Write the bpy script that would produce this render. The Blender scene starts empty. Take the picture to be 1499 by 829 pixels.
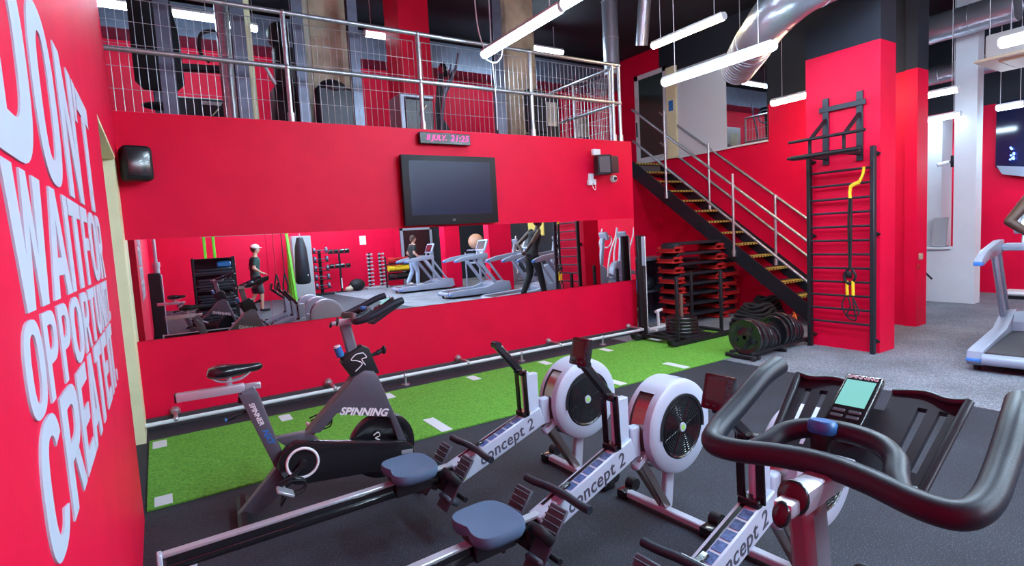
import bpy, bmesh, math, random
from mathutils import Vector, Matrix, Euler
random.seed(7)
PI = math.pi
scene = bpy.context.scene
COL = scene.collection
V = Vector

# ---------------------------------------------------------------- materials
def new_mat(name):
    m = bpy.data.materials.new(name); m.use_nodes = True
    return m, m.node_tree.nodes, m.node_tree.links, m.node_tree.nodes['Principled BSDF']

def mat(name, col, rough=0.5, metal=0.0, spec=0.5, coat=0.0, nscale=0, namt=0.0, bump=0.0, bscale=200, stretch=None):
    m, N, L, B = new_mat(name)
    B.inputs['Base Color'].default_value = (*col, 1)
    B.inputs['Roughness'].default_value = rough
    B.inputs['Metallic'].default_value = metal
    B.inputs['Specular IOR Level'].default_value = spec
    B.inputs['Coat Weight'].default_value = coat
    tc = N.new('ShaderNodeTexCoord')
    src = tc.outputs['Object']
    if stretch:
        mp = N.new('ShaderNodeMapping'); mp.inputs['Scale'].default_value = stretch
        L.new(src, mp.inputs['Vector']); src = mp.outputs['Vector']
    if namt > 0:
        t = N.new('ShaderNodeTexNoise'); t.inputs['Scale'].default_value = nscale or 6; t.inputs['Detail'].default_value = 5
        L.new(src, t.inputs['Vector'])
        r = N.new('ShaderNodeMapRange')
        r.inputs['From Min'].default_value = 0.3; r.inputs['From Max'].default_value = 0.7
        r.inputs['To Min'].default_value = 1 - namt; r.inputs['To Max'].default_value = 1 + namt
        L.new(t.outputs['Fac'], r.inputs['Value'])
        mx = N.new('ShaderNodeVectorMath'); mx.operation = 'SCALE'
        mx.inputs[0].default_value = col
        L.new(r.outputs['Result'], mx.inputs['Scale'])
        L.new(mx.outputs['Vector'], B.inputs['Base Color'])
    if bump > 0:
        t2 = N.new('ShaderNodeTexNoise'); t2.inputs['Scale'].default_value = bscale; t2.inputs['Detail'].default_value = 3
        L.new(src, t2.inputs['Vector'])
        b = N.new('ShaderNodeBump'); b.inputs['Strength'].default_value = bump; b.inputs['Distance'].default_value = 0.01
        L.new(t2.outputs['Fac'], b.inputs['Height']); L.new(b.outputs['Normal'], B.inputs['Normal'])
    return m

def emit(name, col, s):
    m, N, L, B = new_mat(name)
    B.inputs['Base Color'].default_value = (0.02, 0.02, 0.02, 1)
    B.inputs['Emission Color'].default_value = (*col, 1)
    B.inputs['Emission Strength'].default_value = s
    return m

def speckle(name, base, fleck, scale=160, lo=0.62, hi=0.7, rough=0.75, big=0.25, bump=0.25):
    m, N, L, B = new_mat(name)
    tc = N.new('ShaderNodeTexCoord')
    a = N.new('ShaderNodeTexNoise'); a.inputs['Scale'].default_value = scale; a.inputs['Detail'].default_value = 2
    L.new(tc.outputs['Object'], a.inputs['Vector'])
    r = N.new('ShaderNodeMapRange'); r.inputs['From Min'].default_value = lo; r.inputs['From Max'].default_value = hi
    L.new(a.outputs['Fac'], r.inputs['Value'])
    mx = N.new('ShaderNodeMix'); mx.data_type = 'RGBA'
    mx.inputs['A'].default_value = (*base, 1); mx.inputs['B'].default_value = (*fleck, 1)
    L.new(r.outputs['Result'], mx.inputs['Factor'])
    c = N.new('ShaderNodeTexNoise'); c.inputs['Scale'].default_value = 1.6; c.inputs['Detail'].default_value = 4
    L.new(tc.outputs['Object'], c.inputs['Vector'])
    r2 = N.new('ShaderNodeMapRange'); r2.inputs['From Min'].default_value = .3; r2.inputs['From Max'].default_value = .7
    r2.inputs['To Min'].default_value = 1 - big; r2.inputs['To Max'].default_value = 1 + big
    L.new(c.outputs['Fac'], r2.inputs['Value'])
    s = N.new('ShaderNodeVectorMath'); s.operation = 'SCALE'
    L.new(mx.outputs['Result'], s.inputs[0]); L.new(r2.outputs['Result'], s.inputs['Scale'])
    L.new(s.outputs['Vector'], B.inputs['Base Color'])
    B.inputs['Roughness'].default_value = rough
    b = N.new('ShaderNodeBump'); b.inputs['Strength'].default_value = bump; b.inputs['Distance'].default_value = 0.004
    L.new(a.outputs['Fac'], b.inputs['Height']); L.new(b.outputs['Normal'], B.inputs['Normal'])
    return m

RED = (0.72, 0.001, 0.042)
M = dict(
    red=mat('red wall paint', RED, 0.5, spec=0.2, nscale=3, namt=0.05, bump=0.06, bscale=60),
    black_wall=mat('black wall paint', (0.009, 0.013, 0.024), 0.75, nscale=2, namt=0.2),
    ceil=mat('dark ceiling paint', (0.012, 0.012, 0.02), 0.75, nscale=2, namt=0.3),
    white=mat('white paint', (0.66, 0.72, 0.78), 0.5, nscale=4, namt=0.03),
    letter=mat('white lettering paint', (0.44, 0.50, 0.60), 0.55),
    cream=mat('cream paint', (0.80, 0.78, 0.50), 0.5, nscale=5, namt=0.05),
    plaster=mat('stained plaster', (0.42, 0.38, 0.28), 0.8, nscale=3, namt=0.4),
    rubber=speckle('black rubber floor', (0.014, 0.018, 0.028), (0.10, 0.12, 0.17), rough=.75, lo=.58, hi=.7),
    greyfloor=speckle('grey flecked rubber floor', (0.13, 0.14, 0.17), (0.32, 0.34, 0.40), scale=110, lo=.5, hi=.62),
    slab=mat('mezzanine concrete', (0.12, 0.12, 0.13), 0.8, nscale=5, namt=0.2),
    base=mat('dark skirting rubber', (0.05, 0.045, 0.055), 0.45),
    galv=mat('galvanised steel', (0.50, 0.53, 0.58), 0.38, 0.85, nscale=30, namt=0.15),
    bluesteel=mat('blue grey painted steel', (0.14, 0.17, 0.24), 0.35, 0.4, nscale=8, namt=0.15),
    duct=mat('spiral duct foil', (0.42, 0.45, 0.52), 0.32, 0.75, bump=0.6, bscale=14),
    chrome=mat('brushed aluminium', (0.50, 0.53, 0.60), 0.30, 0.5),
    darkmetal=mat('charcoal bike paint', (0.10, 0.105, 0.135), 0.38, 0.3, nscale=20, namt=0.05),
    silverpaint=mat('grey bike post paint', (0.16, 0.17, 0.21), 0.35, 0.2),
    gloss=mat('gloss black plastic', (0.012, 0.012, 0.015), 0.2, coat=0.3),
    black=mat('matt black plastic', (0.012, 0.012, 0.016), 0.5, spec=0.3),
    grip=mat('dark rubber grip', (0.017, 0.022, 0.034), 0.42, spec=0.35, bump=0.05, bscale=300),
    tray=mat('tray plastic', (0.020, 0.024, 0.036), 0.4),
    seatgrey=mat('blue grey seat foam', (0.065, 0.115, 0.20), 0.6, bump=0.05, bscale=200),
    foot=mat('grey footrest plastic', (0.045, 0.052, 0.075), 0.45),
    rowwhite=mat('light grey rower enamel', (0.46, 0.52, 0.64), 0.35, nscale=8, namt=0.03),
    bronze=mat('reflective perforated steel', (0.42, 0.33, 0.32), 0.25, 0.9),
    bluelabel=mat('blue sticker', (0.06, 0.11, 0.28), 0.4, nscale=60, namt=0.6),
    orangelabel=mat('orange sticker', (0.75, 0.40, 0.25), 0.5),
    lime=mat('lime sticker', (0.35, 0.65, 0.12), 0.5),
    darktext=mat('dark printed lettering', (0.06, 0.06, 0.09), 0.5),
    whitetext=mat('white printed lettering', (0.75, 0.76, 0.8), 0.5),
    bluetext=mat('blue printed lettering', (0.02, 0.16, 0.5), 0.5),
    blue=mat('blue plastic', (0.02, 0.16, 0.42), 0.35),
    yellow=mat('yellow webbing', (0.85, 0.60, 0.02), 0.5),
    yellowline=mat('yellow nosing paint', (0.62, 0.46, 0.08), 0.6, nscale=40, namt=0.25),
    orange=mat('orange tube', (0.75, 0.16, 0.03), 0.4),
    tread=mat('dark stair tread', (0.05, 0.035, 0.03), 0.5, nscale=8, namt=0.2),
    stringer=mat('black stair steel', (0.02, 0.024, 0.035), 0.4, 0.3),
    skin=mat('skin', (0.50, 0.28, 0.20), 0.55),
    darkskin=mat('dark brown skin', (0.05, 0.022, 0.016), 0.5),
    greentee=mat('dark green cloth', (0.02, 0.055, 0.05), 0.85),
    blackcloth=mat('black cloth', (0.012, 0.012, 0.015), 0.9),
    jeans=mat('pale blue denim', (0.30, 0.38, 0.52), 0.85, nscale=20, namt=0.1),
    khaki=mat('dark shorts cloth', (0.05, 0.05, 0.06), 0.9),
    hair=mat('brown hair', (0.05, 0.02, 0.012), 0.7),
    whitecloth=mat('white cap cloth', (0.7, 0.66, 0.64), 0.8),
    green=mat('lime green steel', (0.12, 0.55, 0.02), 0.4),
    tmgrey=mat('silver treadmill plastic', (0.30, 0.35, 0.46), 0.35, 0.1),
    tmblue=mat('blue treadmill trim', (0.05, 0.20, 0.60), 0.35),
    belt=mat('running belt', (0.02, 0.02, 0.025), 0.45),
    screen=mat('off screen', (0.012, 0.018, 0.055), 0.25, spec=0.25),
    lcd=emit('lit lcd', (0.17, 0.55, 0.52), 0.28),
    lcddark=mat('brown lcd', (0.06, 0.035, 0.03), 0.25),
    led=emit('magenta led digits', (1.0, 0.02, 0.25), 0.7),
    neon=emit('white shop letters', (0.8, 0.9, 1.0), 0.8),
    bluelamp=emit('blue lamp glow', (0.1, 0.2, 1.0), 2.0),
    tube=emit('cool fluorescent tube', (0.62, 0.83, 1.0), 15.0),
    hall=emit('cool unseen fill tube', (0.62, 0.82, 1.0), 56.0),  # stronger than the visible tubes, for lamps added out of view
    warm=emit('warm fluorescent tube', (1.0, 0.80, 0.50), 12.0),
    ball=mat('tan gym ball', (0.50, 0.28, 0.18), 0.45),
    palereflection=mat('pale painted reflection', (0.62, 0.68, 0.76), 0.3),
    panelyellow=mat('yellow poster board', (0.75, 0.70, 0.20), 0.5),
    beige=mat('beige plastic panel', (0.50, 0.40, 0.30), 0.5),
    greybox=mat('grey appliance plastic', (0.35, 0.37, 0.40), 0.5),
    doorglass=mat('dark green door glass', (0.03, 0.05, 0.045), 0.08, coat=0.3),
    navy=mat('dark shop glass', (0.012, 0.015, 0.05), 0.1),
    redstep=mat('red step foot plastic', (0.42, 0.012, 0.015), 0.5),
    rust=mat('worn steel peg', (0.25, 0.16, 0.13), 0.5, 0.6),
)
def make_turf():
    m, N, L, B = new_mat('green turf')
    tc = N.new('ShaderNodeTexCoord')
    a = N.new('ShaderNodeTexNoise'); a.inputs['Scale'].default_value = 55; a.inputs['Detail'].default_value = 6; a.inputs['Roughness'].default_value = .7
    L.new(tc.outputs['Object'], a.inputs['Vector'])
    r = N.new('ShaderNodeValToRGB')
    r.color_ramp.elements[0].position = .32; r.color_ramp.elements[0].color = (0.045, 0.20, 0.012, 1)
    r.color_ramp.elements[1].position = .68; r.color_ramp.elements[1].color = (0.18, 0.50, 0.05, 1)
    L.new(a.outputs['Fac'], r.inputs['Fac']); L.new(r.outputs['Color'], B.inputs['Base Color'])
    B.inputs['Roughness'].default_value = 0.9
    b = N.new('ShaderNodeBump'); b.inputs['Strength'].default_value = .6; b.inputs['Distance'].default_value = .01
    L.new(a.outputs['Fac'], b.inputs['Height']); L.new(b.outputs['Normal'], B.inputs['Normal'])
    return m
M['turf'] = make_turf()
def make_mirror():
    m, N, L, B = new_mat('mirror silver')
    B.inputs['Base Color'].default_value = (0.82, 0.84, 0.86, 1); B.inputs['Metallic'].default_value = 1; B.inputs['Roughness'].default_value = 0.0
    return m
M['mirror'] = make_mirror()

# ---------------------------------------------------------------- mesh builder
def frame_z(d):
    return V(d).normalized().to_track_quat('Z', 'Y').to_matrix().to_4x4()

class MB:
    def __init__(s, T=None):
        s.bm = bmesh.new(); s.T = T or Matrix(); s.mi = 0
    def _add(s, bm2, X=None):
        X = s.T @ (X or Matrix())
        vm = {}
        for v in bm2.verts: vm[v] = s.bm.verts.new(X @ v.co)
        flip = X.to_3x3().determinant() < 0
        for f in bm2.faces:
            vs = [vm[v] for v in f.verts]
            if flip: vs.reverse()
            try:
                nf = s.bm.faces.new(vs); nf.material_index = s.mi
            except ValueError: pass
        bm2.free(); return s
    def box(s, c, d, rot=None, bev=0.0, seg=1):
        b = bmesh.new(); bmesh.ops.create_cube(b, size=1)
        for v in b.verts: v.co = V((v.co.x*d[0], v.co.y*d[1], v.co.z*d[2]))
        if bev > 0: bmesh.ops.bevel(b, geom=b.edges[:], offset=min(bev, min(d)*.49), segments=seg, affect='EDGES', profile=0.6)
        R = (Euler(rot).to_matrix().to_4x4() if rot is not None and not isinstance(rot, Matrix) else (rot or Matrix()))
        return s._add(b, Matrix.Translation(V(c)) @ R)
    def bb(s, a, b_, bev=0.0, seg=1):
        a, b_ = V(a), V(b_); return s.box((a+b_)/2, [abs(x) for x in (b_-a)], None, bev, seg)
    def bar(s, p, q, w, h, bev=0.0, up=(0, 0, 1)):
        p, q = V(p), V(q); d = (q-p); z = d.normalized(); u = V(up)
        if abs(z.dot(u)) > .99: u = V((1, 0, 0))
        x = u.cross(z).normalized(); y = z.cross(x)
        R = Matrix((x, y, z)).transposed().to_4x4()
        return s.box((p+q)/2, (w, h, d.length), R, bev)
    def cyl(s, p, q, r, r2=None, n=20, cap=True):
        p, q = V(p), V(q); d = q-p
        b = bmesh.new(); bmesh.ops.create_cone(b, cap_ends=cap, segments=n, radius1=r, radius2=r if r2 is None else r2, depth=d.length)
        return s._add(b, Matrix.Translation((p+q)/2) @ frame_z(d))
    def sphere(s, c, r, sc=(1, 1, 1), n=20, rot=None):
        b = bmesh.new(); bmesh.ops.create_uvsphere(b, u_segments=n, v_segments=max(6, n//2), radius=r)
        R = Euler(rot).to_matrix().to_4x4() if rot else Matrix()
        return s._add(b, Matrix.Translation(V(c)) @ R @ Matrix.Diagonal((*sc, 1)))
    def lathe(s, c, axis, prof, n=32, arc=None):
        # prof: (radius, height along axis)
        b = bmesh.new(); rings = []
        full = arc is None; m_ = n if full else n+1
        for r, h in prof:
            if r < 1e-6: rings.append([b.verts.new((0, 0, h))]); continue
            a0, a1 = (0, 2*PI) if full else arc
            rings.append([b.verts.new((r*math.cos(a0+(a1-a0)*k/n), r*math.sin(a0+(a1-a0)*k/n), h)) for k in range(m_)])
        for A, B_ in zip(rings, rings[1:]):
            K = n
            for k in range(K):
                k2 = (k+1) % m_ if full else k+1
                a = [A[0]] if len(A) == 1 else [A[k], A[k2]]
                c2 = [B_[0]] if len(B_) == 1 else [B_[k2], B_[k]]
                if len(a)+len(c2) >= 3: b.faces.new(a + c2)
        bmesh.ops.recalc_face_normals(b, faces=b.faces[:])
        return s._add(b, Matrix.Translation(V(c)) @ frame_z(axis))
    def torus(s, c, axis, R, r, n=32, m_=10):
        prof = [(R + r*math.cos(2*PI*k/m_), r*math.sin(2*PI*k/m_)) for k in range(m_+1)]
        return s.lathe(c, axis, prof, n)
    def tube(s, pts, r, n=12, smooth=6, closed=False, sc=None):
        pts = [V(p) for p in pts]
        if smooth > 1 and len(pts) > 2:
            out = []; N_ = len(pts); R_ = r if isinstance(r, (list, tuple)) else None; ro = []
            for i in range(N_ if closed else N_-1):
                if closed: a, b, c, d = pts[i-1], pts[i], pts[(i+1) % N_], pts[(i+2) % N_]
                else: a, b, c, d = pts[max(i-1, 0)], pts[i], pts[i+1], pts[min(i+2, N_-1)]
                for k in range(smooth):
                    t = k/smooth
                    out.append(0.5*((2*b)+(c-a)*t+(2*a-5*b+4*c-d)*t*t+(3*b-a-3*c+d)*t**3))
                    if R_: ro.append(R_[i]*(1-t)+R_[(i+1) % N_]*t)
            if not closed:
                out.append(pts[-1]);
                if R_: ro.append(R_[-1])
            pts = out
            if R_: r = ro
        n_ = len(pts); b = bmesh.new(); rings = []; prev = None
        for i, p in enumerate(pts):
            if closed: t = (pts[(i+1) % n_]-pts[i-1])
            else: t = pts[min(i+1, n_-1)]-pts[max(i-1, 0)]
            t.normalize()
            if prev is None:
                u = V((0, 0, 1)) if abs(t.z) < .9 else V((1, 0, 0))
                x = u.cross(t).normalized()
            else:
                x = (prev - t*prev.dot(t)).normalized()
            prev = x; y = t.cross(x)
            rr = r[i] if isinstance(r, (list, tuple)) else r
            sx, sy = sc or (1, 1)
            rings.append([b.verts.new(p + x*math.cos(2*PI*k/n)*rr*sx + y*math.sin(2*PI*k/n)*rr*sy) for k in range(n)])
        for i in range(n_ if closed else n_-1):
            A, B_ = rings[i], rings[(i+1) % n_]
            for k in range(n): b.faces.new((A[k], A[(k+1) % n], B_[(k+1) % n], B_[k]))
        if not closed:
            b.faces.new(list(reversed(rings[0]))); b.faces.new(rings[-1])
        return s._add(b)
    def prism(s, pts, d0, d1, X=None, bev=0.0):
        """polygon in local (x, z); extruded along y from d0 to d1"""
        b = bmesh.new(); n = len(pts)
        A = [b.verts.new((p[0], d0, p[1])) for p in pts]; B_ = [b.verts.new((p[0], d1, p[1])) for p in pts]
        fs = [b.faces.new(A), b.faces.new(list(reversed(B_)))]
        for k in range(n): b.faces.new((A[k], B_[k], B_[(k+1) % n], A[(k+1) % n]))
        bmesh.ops.recalc_face_normals(b, faces=b.faces[:])
        if bev > 0:
            es = [e for e in b.edges if abs(e.verts[0].co.y-e.verts[1].co.y) < 1e-6]
            bmesh.ops.bevel(b, geom=es, offset=bev, segments=2, affect='EDGES', profile=.6)
        bmesh.ops.triangulate(b, faces=[f for f in b.faces if len(f.verts) > 4])
        return s._add(b, X)
    def mesh(s, me, X=None):
        b = bmesh.new(); b.from_mesh(me); return s._add(b, X)
    def quad(s, a, b_, c, d):
        b = bmesh.new(); b.faces.new([b.verts.new(V(p)) for p in (a, b_, c, d)]); return s._add(b)
    def build(s, name, m, parent=None, smooth=40, label=None, X=None):
        me = bpy.data.meshes.new(name)
        bmesh.ops.remove_doubles(s.bm, verts=s.bm.verts[:], dist=1e-6)
        s.bm.to_mesh(me); s.bm.free()
        for mm in (m if isinstance(m, (list, tuple)) else [m]): me.materials.append(M[mm] if isinstance(mm, str) else mm)
        if smooth:
            for p in me.polygons: p.use_smooth = True
            me.set_sharp_from_angle(angle=math.radians(smooth))
        o = bpy.data.objects.new(name, me); COL.objects.link(o)
        if parent is not None: o.parent = parent
        if X is not None: o.matrix_local = X
        if label: o['label'] = label
        return o

def thing(name, label, cat, loc=(0, 0, 0), rz=0, group=None):
    o = bpy.data.objects.new(name, None); COL.objects.link(o)
    o.empty_display_size = .1
    o.location = loc; o.rotation_euler = (0, 0, rz); o['label'] = label; o['category'] = cat
    if group: o['group'] = group
    return o
def tag(o, label, cat, group=None, kind=None):
    o['label'] = label; o['category'] = cat
    if group: o['group'] = group
    if kind: o['kind'] = kind
    return o
def struct(name, mb, m, label=None, smooth=30):
    o = mb.build(name, m, None, smooth); o['kind'] = 'structure'
    if label: o['label'] = label; o['category'] = name.split('_')[0]
    return o
def copy_tree(o, parent=None):
    c = o.copy(); COL.objects.link(c)
    if parent is not None: c.parent = parent
    for ch in list(o.children): copy_tree(ch, c)
    return c
def dup(o, loc, rz=None, label=None, group=None):
    c = copy_tree(o); c.location = loc
    if rz is not None: c.rotation_euler = (0, 0, rz)
    if label: c['label'] = label
    if group: c['group'] = group
    return c

def text_mesh(txt, size, depth=0.001, off=0.0, shear=0.0, space=1.0, xs=1.0):
    """lettering as a mesh centred on the origin, reading along +x with +y up, facing +z"""
    cu = bpy.data.curves.new('lettering', 'FONT'); cu.body = txt; cu.size = size; cu.extrude = depth; cu.offset = off
    cu.shear = shear; cu.space_character = space; cu.align_x = 'CENTER'; cu.align_y = 'CENTER'; cu.resolution_u = 4
    o = bpy.data.objects.new('lettering', cu); COL.objects.link(o)
    dg = bpy.context.evaluated_depsgraph_get()
    me = bpy.data.meshes.new_from_object(o.evaluated_get(dg))
    bpy.data.objects.remove(o)
    for v in me.vertices: v.co.x *= xs
    return me
def facing(c, right, up):
    r, u = V(right).normalized(), V(up).normalized(); n = r.cross(u).normalized(); u = n.cross(r)
    X = Matrix((r, u, n)).transposed().to_4x4(); X.translation = V(c); return X
# ---------------------------------------------------------------- camera
def cvec(x, y): return V((x-749.5, y-414.5, 809.5)).normalized()
aX = cvec(2020, 273); aY = cvec(229, 372); aY = (aY - aX*aX.dot(aY)).normalized(); aZ = aX.cross(aY)
if aZ.y > 0: aZ = -aZ
Rm = Matrix((aX, aY, aZ))          # world <- camera(x right, y down, z forward)
cam = bpy.data.cameras.new('camera'); co = bpy.data.objects.new('camera', cam); COL.objects.link(co)
right, down, fwd = Rm @ V((1, 0, 0)), Rm @ V((0, 1, 0)), Rm @ V((0, 0, 1))
X = Matrix((right, -down, -fwd)).transposed().to_4x4(); X.translation = V((0, 0, 1.6))
co.matrix_world = X
cam.sensor_width = 36; cam.lens = 809.5/1499*36; cam.clip_start = .02; cam.clip_end = 100
scene.camera = co

CEIL = 5.2
YW = 6.02
# ---------------------------------------------------------------- setting
def slab(a, b): return MB().bb(a, b)
struct('floor', slab((-3, -11, -.1), (17, 11, 0)), 'rubber', 'black rubber gym floor with small grey flecks')
struct('floor', slab((5.46, -11, 0), (17, 11, .004)), 'greyfloor', 'lighter grey flecked floor on the right side')
struct('ceiling', slab((-3, -11, CEIL), (17, 11, CEIL+.1)), 'ceil', 'dark ceiling above the hall')
struct('wall_back', MB().bb((-.5, YW, 0), (6.06, YW+.15, 2.87)), 'red', 'red wall below the mezzanine railing')
struct('floor_mezzanine', MB().bb((-.5, YW+.15, 2.6), (6.06, 10, 2.87)), 'slab')
struct('floor_mezzanine', MB().bb((6.06, 8.0, 2.6), (9.2, 10, 2.87)), 'slab')
struct('wall_mezzanine', MB().bb((-3, 9.6, 2.87), (9.2, 9.75, CEIL)), 'red', 'red back wall of the mezzanine')
struct('wall_recess', MB().bb((6.06, YW+.15, 0), (6.2, 8.0, 2.6)).bb((6.06, 8.0, 0), (9.2, 8.15, 2.6)), 'red', 'shaded red recess wall under the landing')
struct('baseboard_back', MB().bb((-.25, 5.97, 0), (6.06, YW, .10), .003), 'base')
# left wall with lettering, lintel, cream jamb
XL = -.21
mb = MB().bb((-.5, -9.2, 0), (XL, 3.95, CEIL))
struct('wall_left', mb, 'red', 'red wall on the left carrying the white slogan')
b = MB()
P = [(3.95, 2.42), (6.02, 2.42), (6.02, 2.87), (4.9, CEIL), (3.95, CEIL)]
b.prism(P, .21, .5, Matrix.Rotation(PI/2, 4, 'Z'))
struct('wall_left', b, 'red', 'red wall piece above the cream doorway')
struct('trim_doorway', MB().bb((-.5, 5.58, 0), (-.222, 6.02, 2.42)).bb((-.9, 3.95, 2.39), (-.212, 5.58, 2.419)), 'cream', 'cream painted door jamb beside the mirror')
struct('wall_left', slab((-1.6, 3.5, 0), (-1.5, 6.1, 2.6)), 'cream')
struct('wall_left', slab((-3, 6.17, 2.87), (-.9, 10, CEIL)), 'red')
# stair wall / right
struct('wall_right', MB().bb((8.85, 3.57, 0), (9.14, 8.0, 2.93)).bb((8.85, 3.57, 2.93), (9.14, 5.60, 3.53)), 'red', 'red wall beside the stairs')
struct('wall_right', MB().bb((8.85, 3.57, 3.53), (9.14, 5.60, CEIL)).bb((8.851, 5.6, 2.93), (9.14, 8.0, CEIL)), 'black_wall', 'black upper wall beside the stairs')
struct('wall_right', MB().bb((8.85, 7.95, 2.87), (9.14, 9.6, CEIL)), 'red')
struct('wall_far', slab((13.2, -3.0, 0), (13.4, 11, 3.5)), 'red', 'red wall at the far right end')
struct('wall_far', MB().bb((13.2, -3.0, 3.5), (13.4, 11, CEIL)).bb((13.2, -11, 0), (13.4, -3.0, CEIL)), 'black_wall', 'dark far wall behind the treadmill row')
struct('wall_far', slab((9.14, 9, 0), (13.2, 9.15, CEIL)), 'black_wall')
struct('wall_rear', MB().bb((-.5, -9.2, 0), (4.5, -9.05, CEIL)).bb((4.5, -10.55, 0), (8.76, -10.4, CEIL)).bb((4.4, -10.5, 0), (4.52, -9.1, CEIL)), 'red', 'red wall behind the dumbbell racks')
struct('wall_rear', slab((8.76, -10.55, 0), (13.2, -10.4, CEIL)), 'black_wall', 'dark wall behind the far treadmills')
# column with wall bars
def column(x0, x1, y0, y1, zr, label, ch=0.0):
    def poly(e=0): 
        return [(x0, y0+ch), (x0+ch*.2, y0), (x1, y0), (x1, y1), (x0, y1)] if ch else [(x0, y0), (x1, y0), (x1, y1), (x0, y1)]
    Xf = Matrix(((1, 0, 0, 0), (0, 0, 1, 0), (0, 1, 0, 0), (0, 0, 0, 1)))
    o = thing('column', label, 'column', ((x0+x1)/2, (y0+y1)/2, 0)); T = Matrix.Translation((-(x0+x1)/2, -(y0+y1)/2, 0))
    MB(T).prism(poly(), 0, zr, Xf).build('lower_shaft', 'red', o, 30)
    MB(T).prism(poly(), zr, CEIL, Xf).build('upper_shaft', 'black_wall', o, 30, 'black painted upper shaft')
    o['kind'] = 'structure'; return o
column(6.88, 7.25, 3.03, 3.86, 3.515, 'red column carrying the wall bars', .06)
column(8.815, 9.14, 3.42, 3.57, 3.53, 'narrow red column at the end of the stair wall')
column(8.75, 9.35, -6.45, -6.05, 3.5, 'red column in the treadmill row farthest from the mirror')
column(8.68, 9.5, -3.10, -2.80, 3.5, 'red column in the treadmill row nearer the mirror')

# turf
t = thing('turf_strip', 'long green artificial turf strip along the mirrored red wall', 'turf', (2.6, 4.83, 0))
T = Matrix.Translation((-2.6, -4.83, 0))
MB(T).prism([(-.2, 0.001), (5.45, .001), (5.45, .012), (-.2, .012)], 4.065, 5.58).build('turf_pile', 'turf', t, 0)
MB(T).bb((5.45, 4.07, .001), (6.95, 5.62, .012)).build('turf_pile', 'turf', t, 0)
for k, x in enumerate((-.11, 1.885, 3.88)):
    MB(T).bb((x-.05, 4.08, .012), (x+.05, 4.47 if x > 0 else 4.24, .015)).build('lane_mark', 'white', t, 0)
for x, y in ((.9, 4.1), (2.9, 4.1), (4.85, 4.19)):
    if x > 4: MB(T).bb((x-.05, 4.08, .012), (x+.05, 4.40, .015)).build('lane_mark', 'white', t, 0)
for x in (-.125, .87, 1.87, 2.87, 3.87, 4.87, 5.8, 6.3):
    MB(T).bb((x-.05, 5.33, .012), (x+.05, 5.52, .015)).build('lane_mark', 'white', t, 0)

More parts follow.
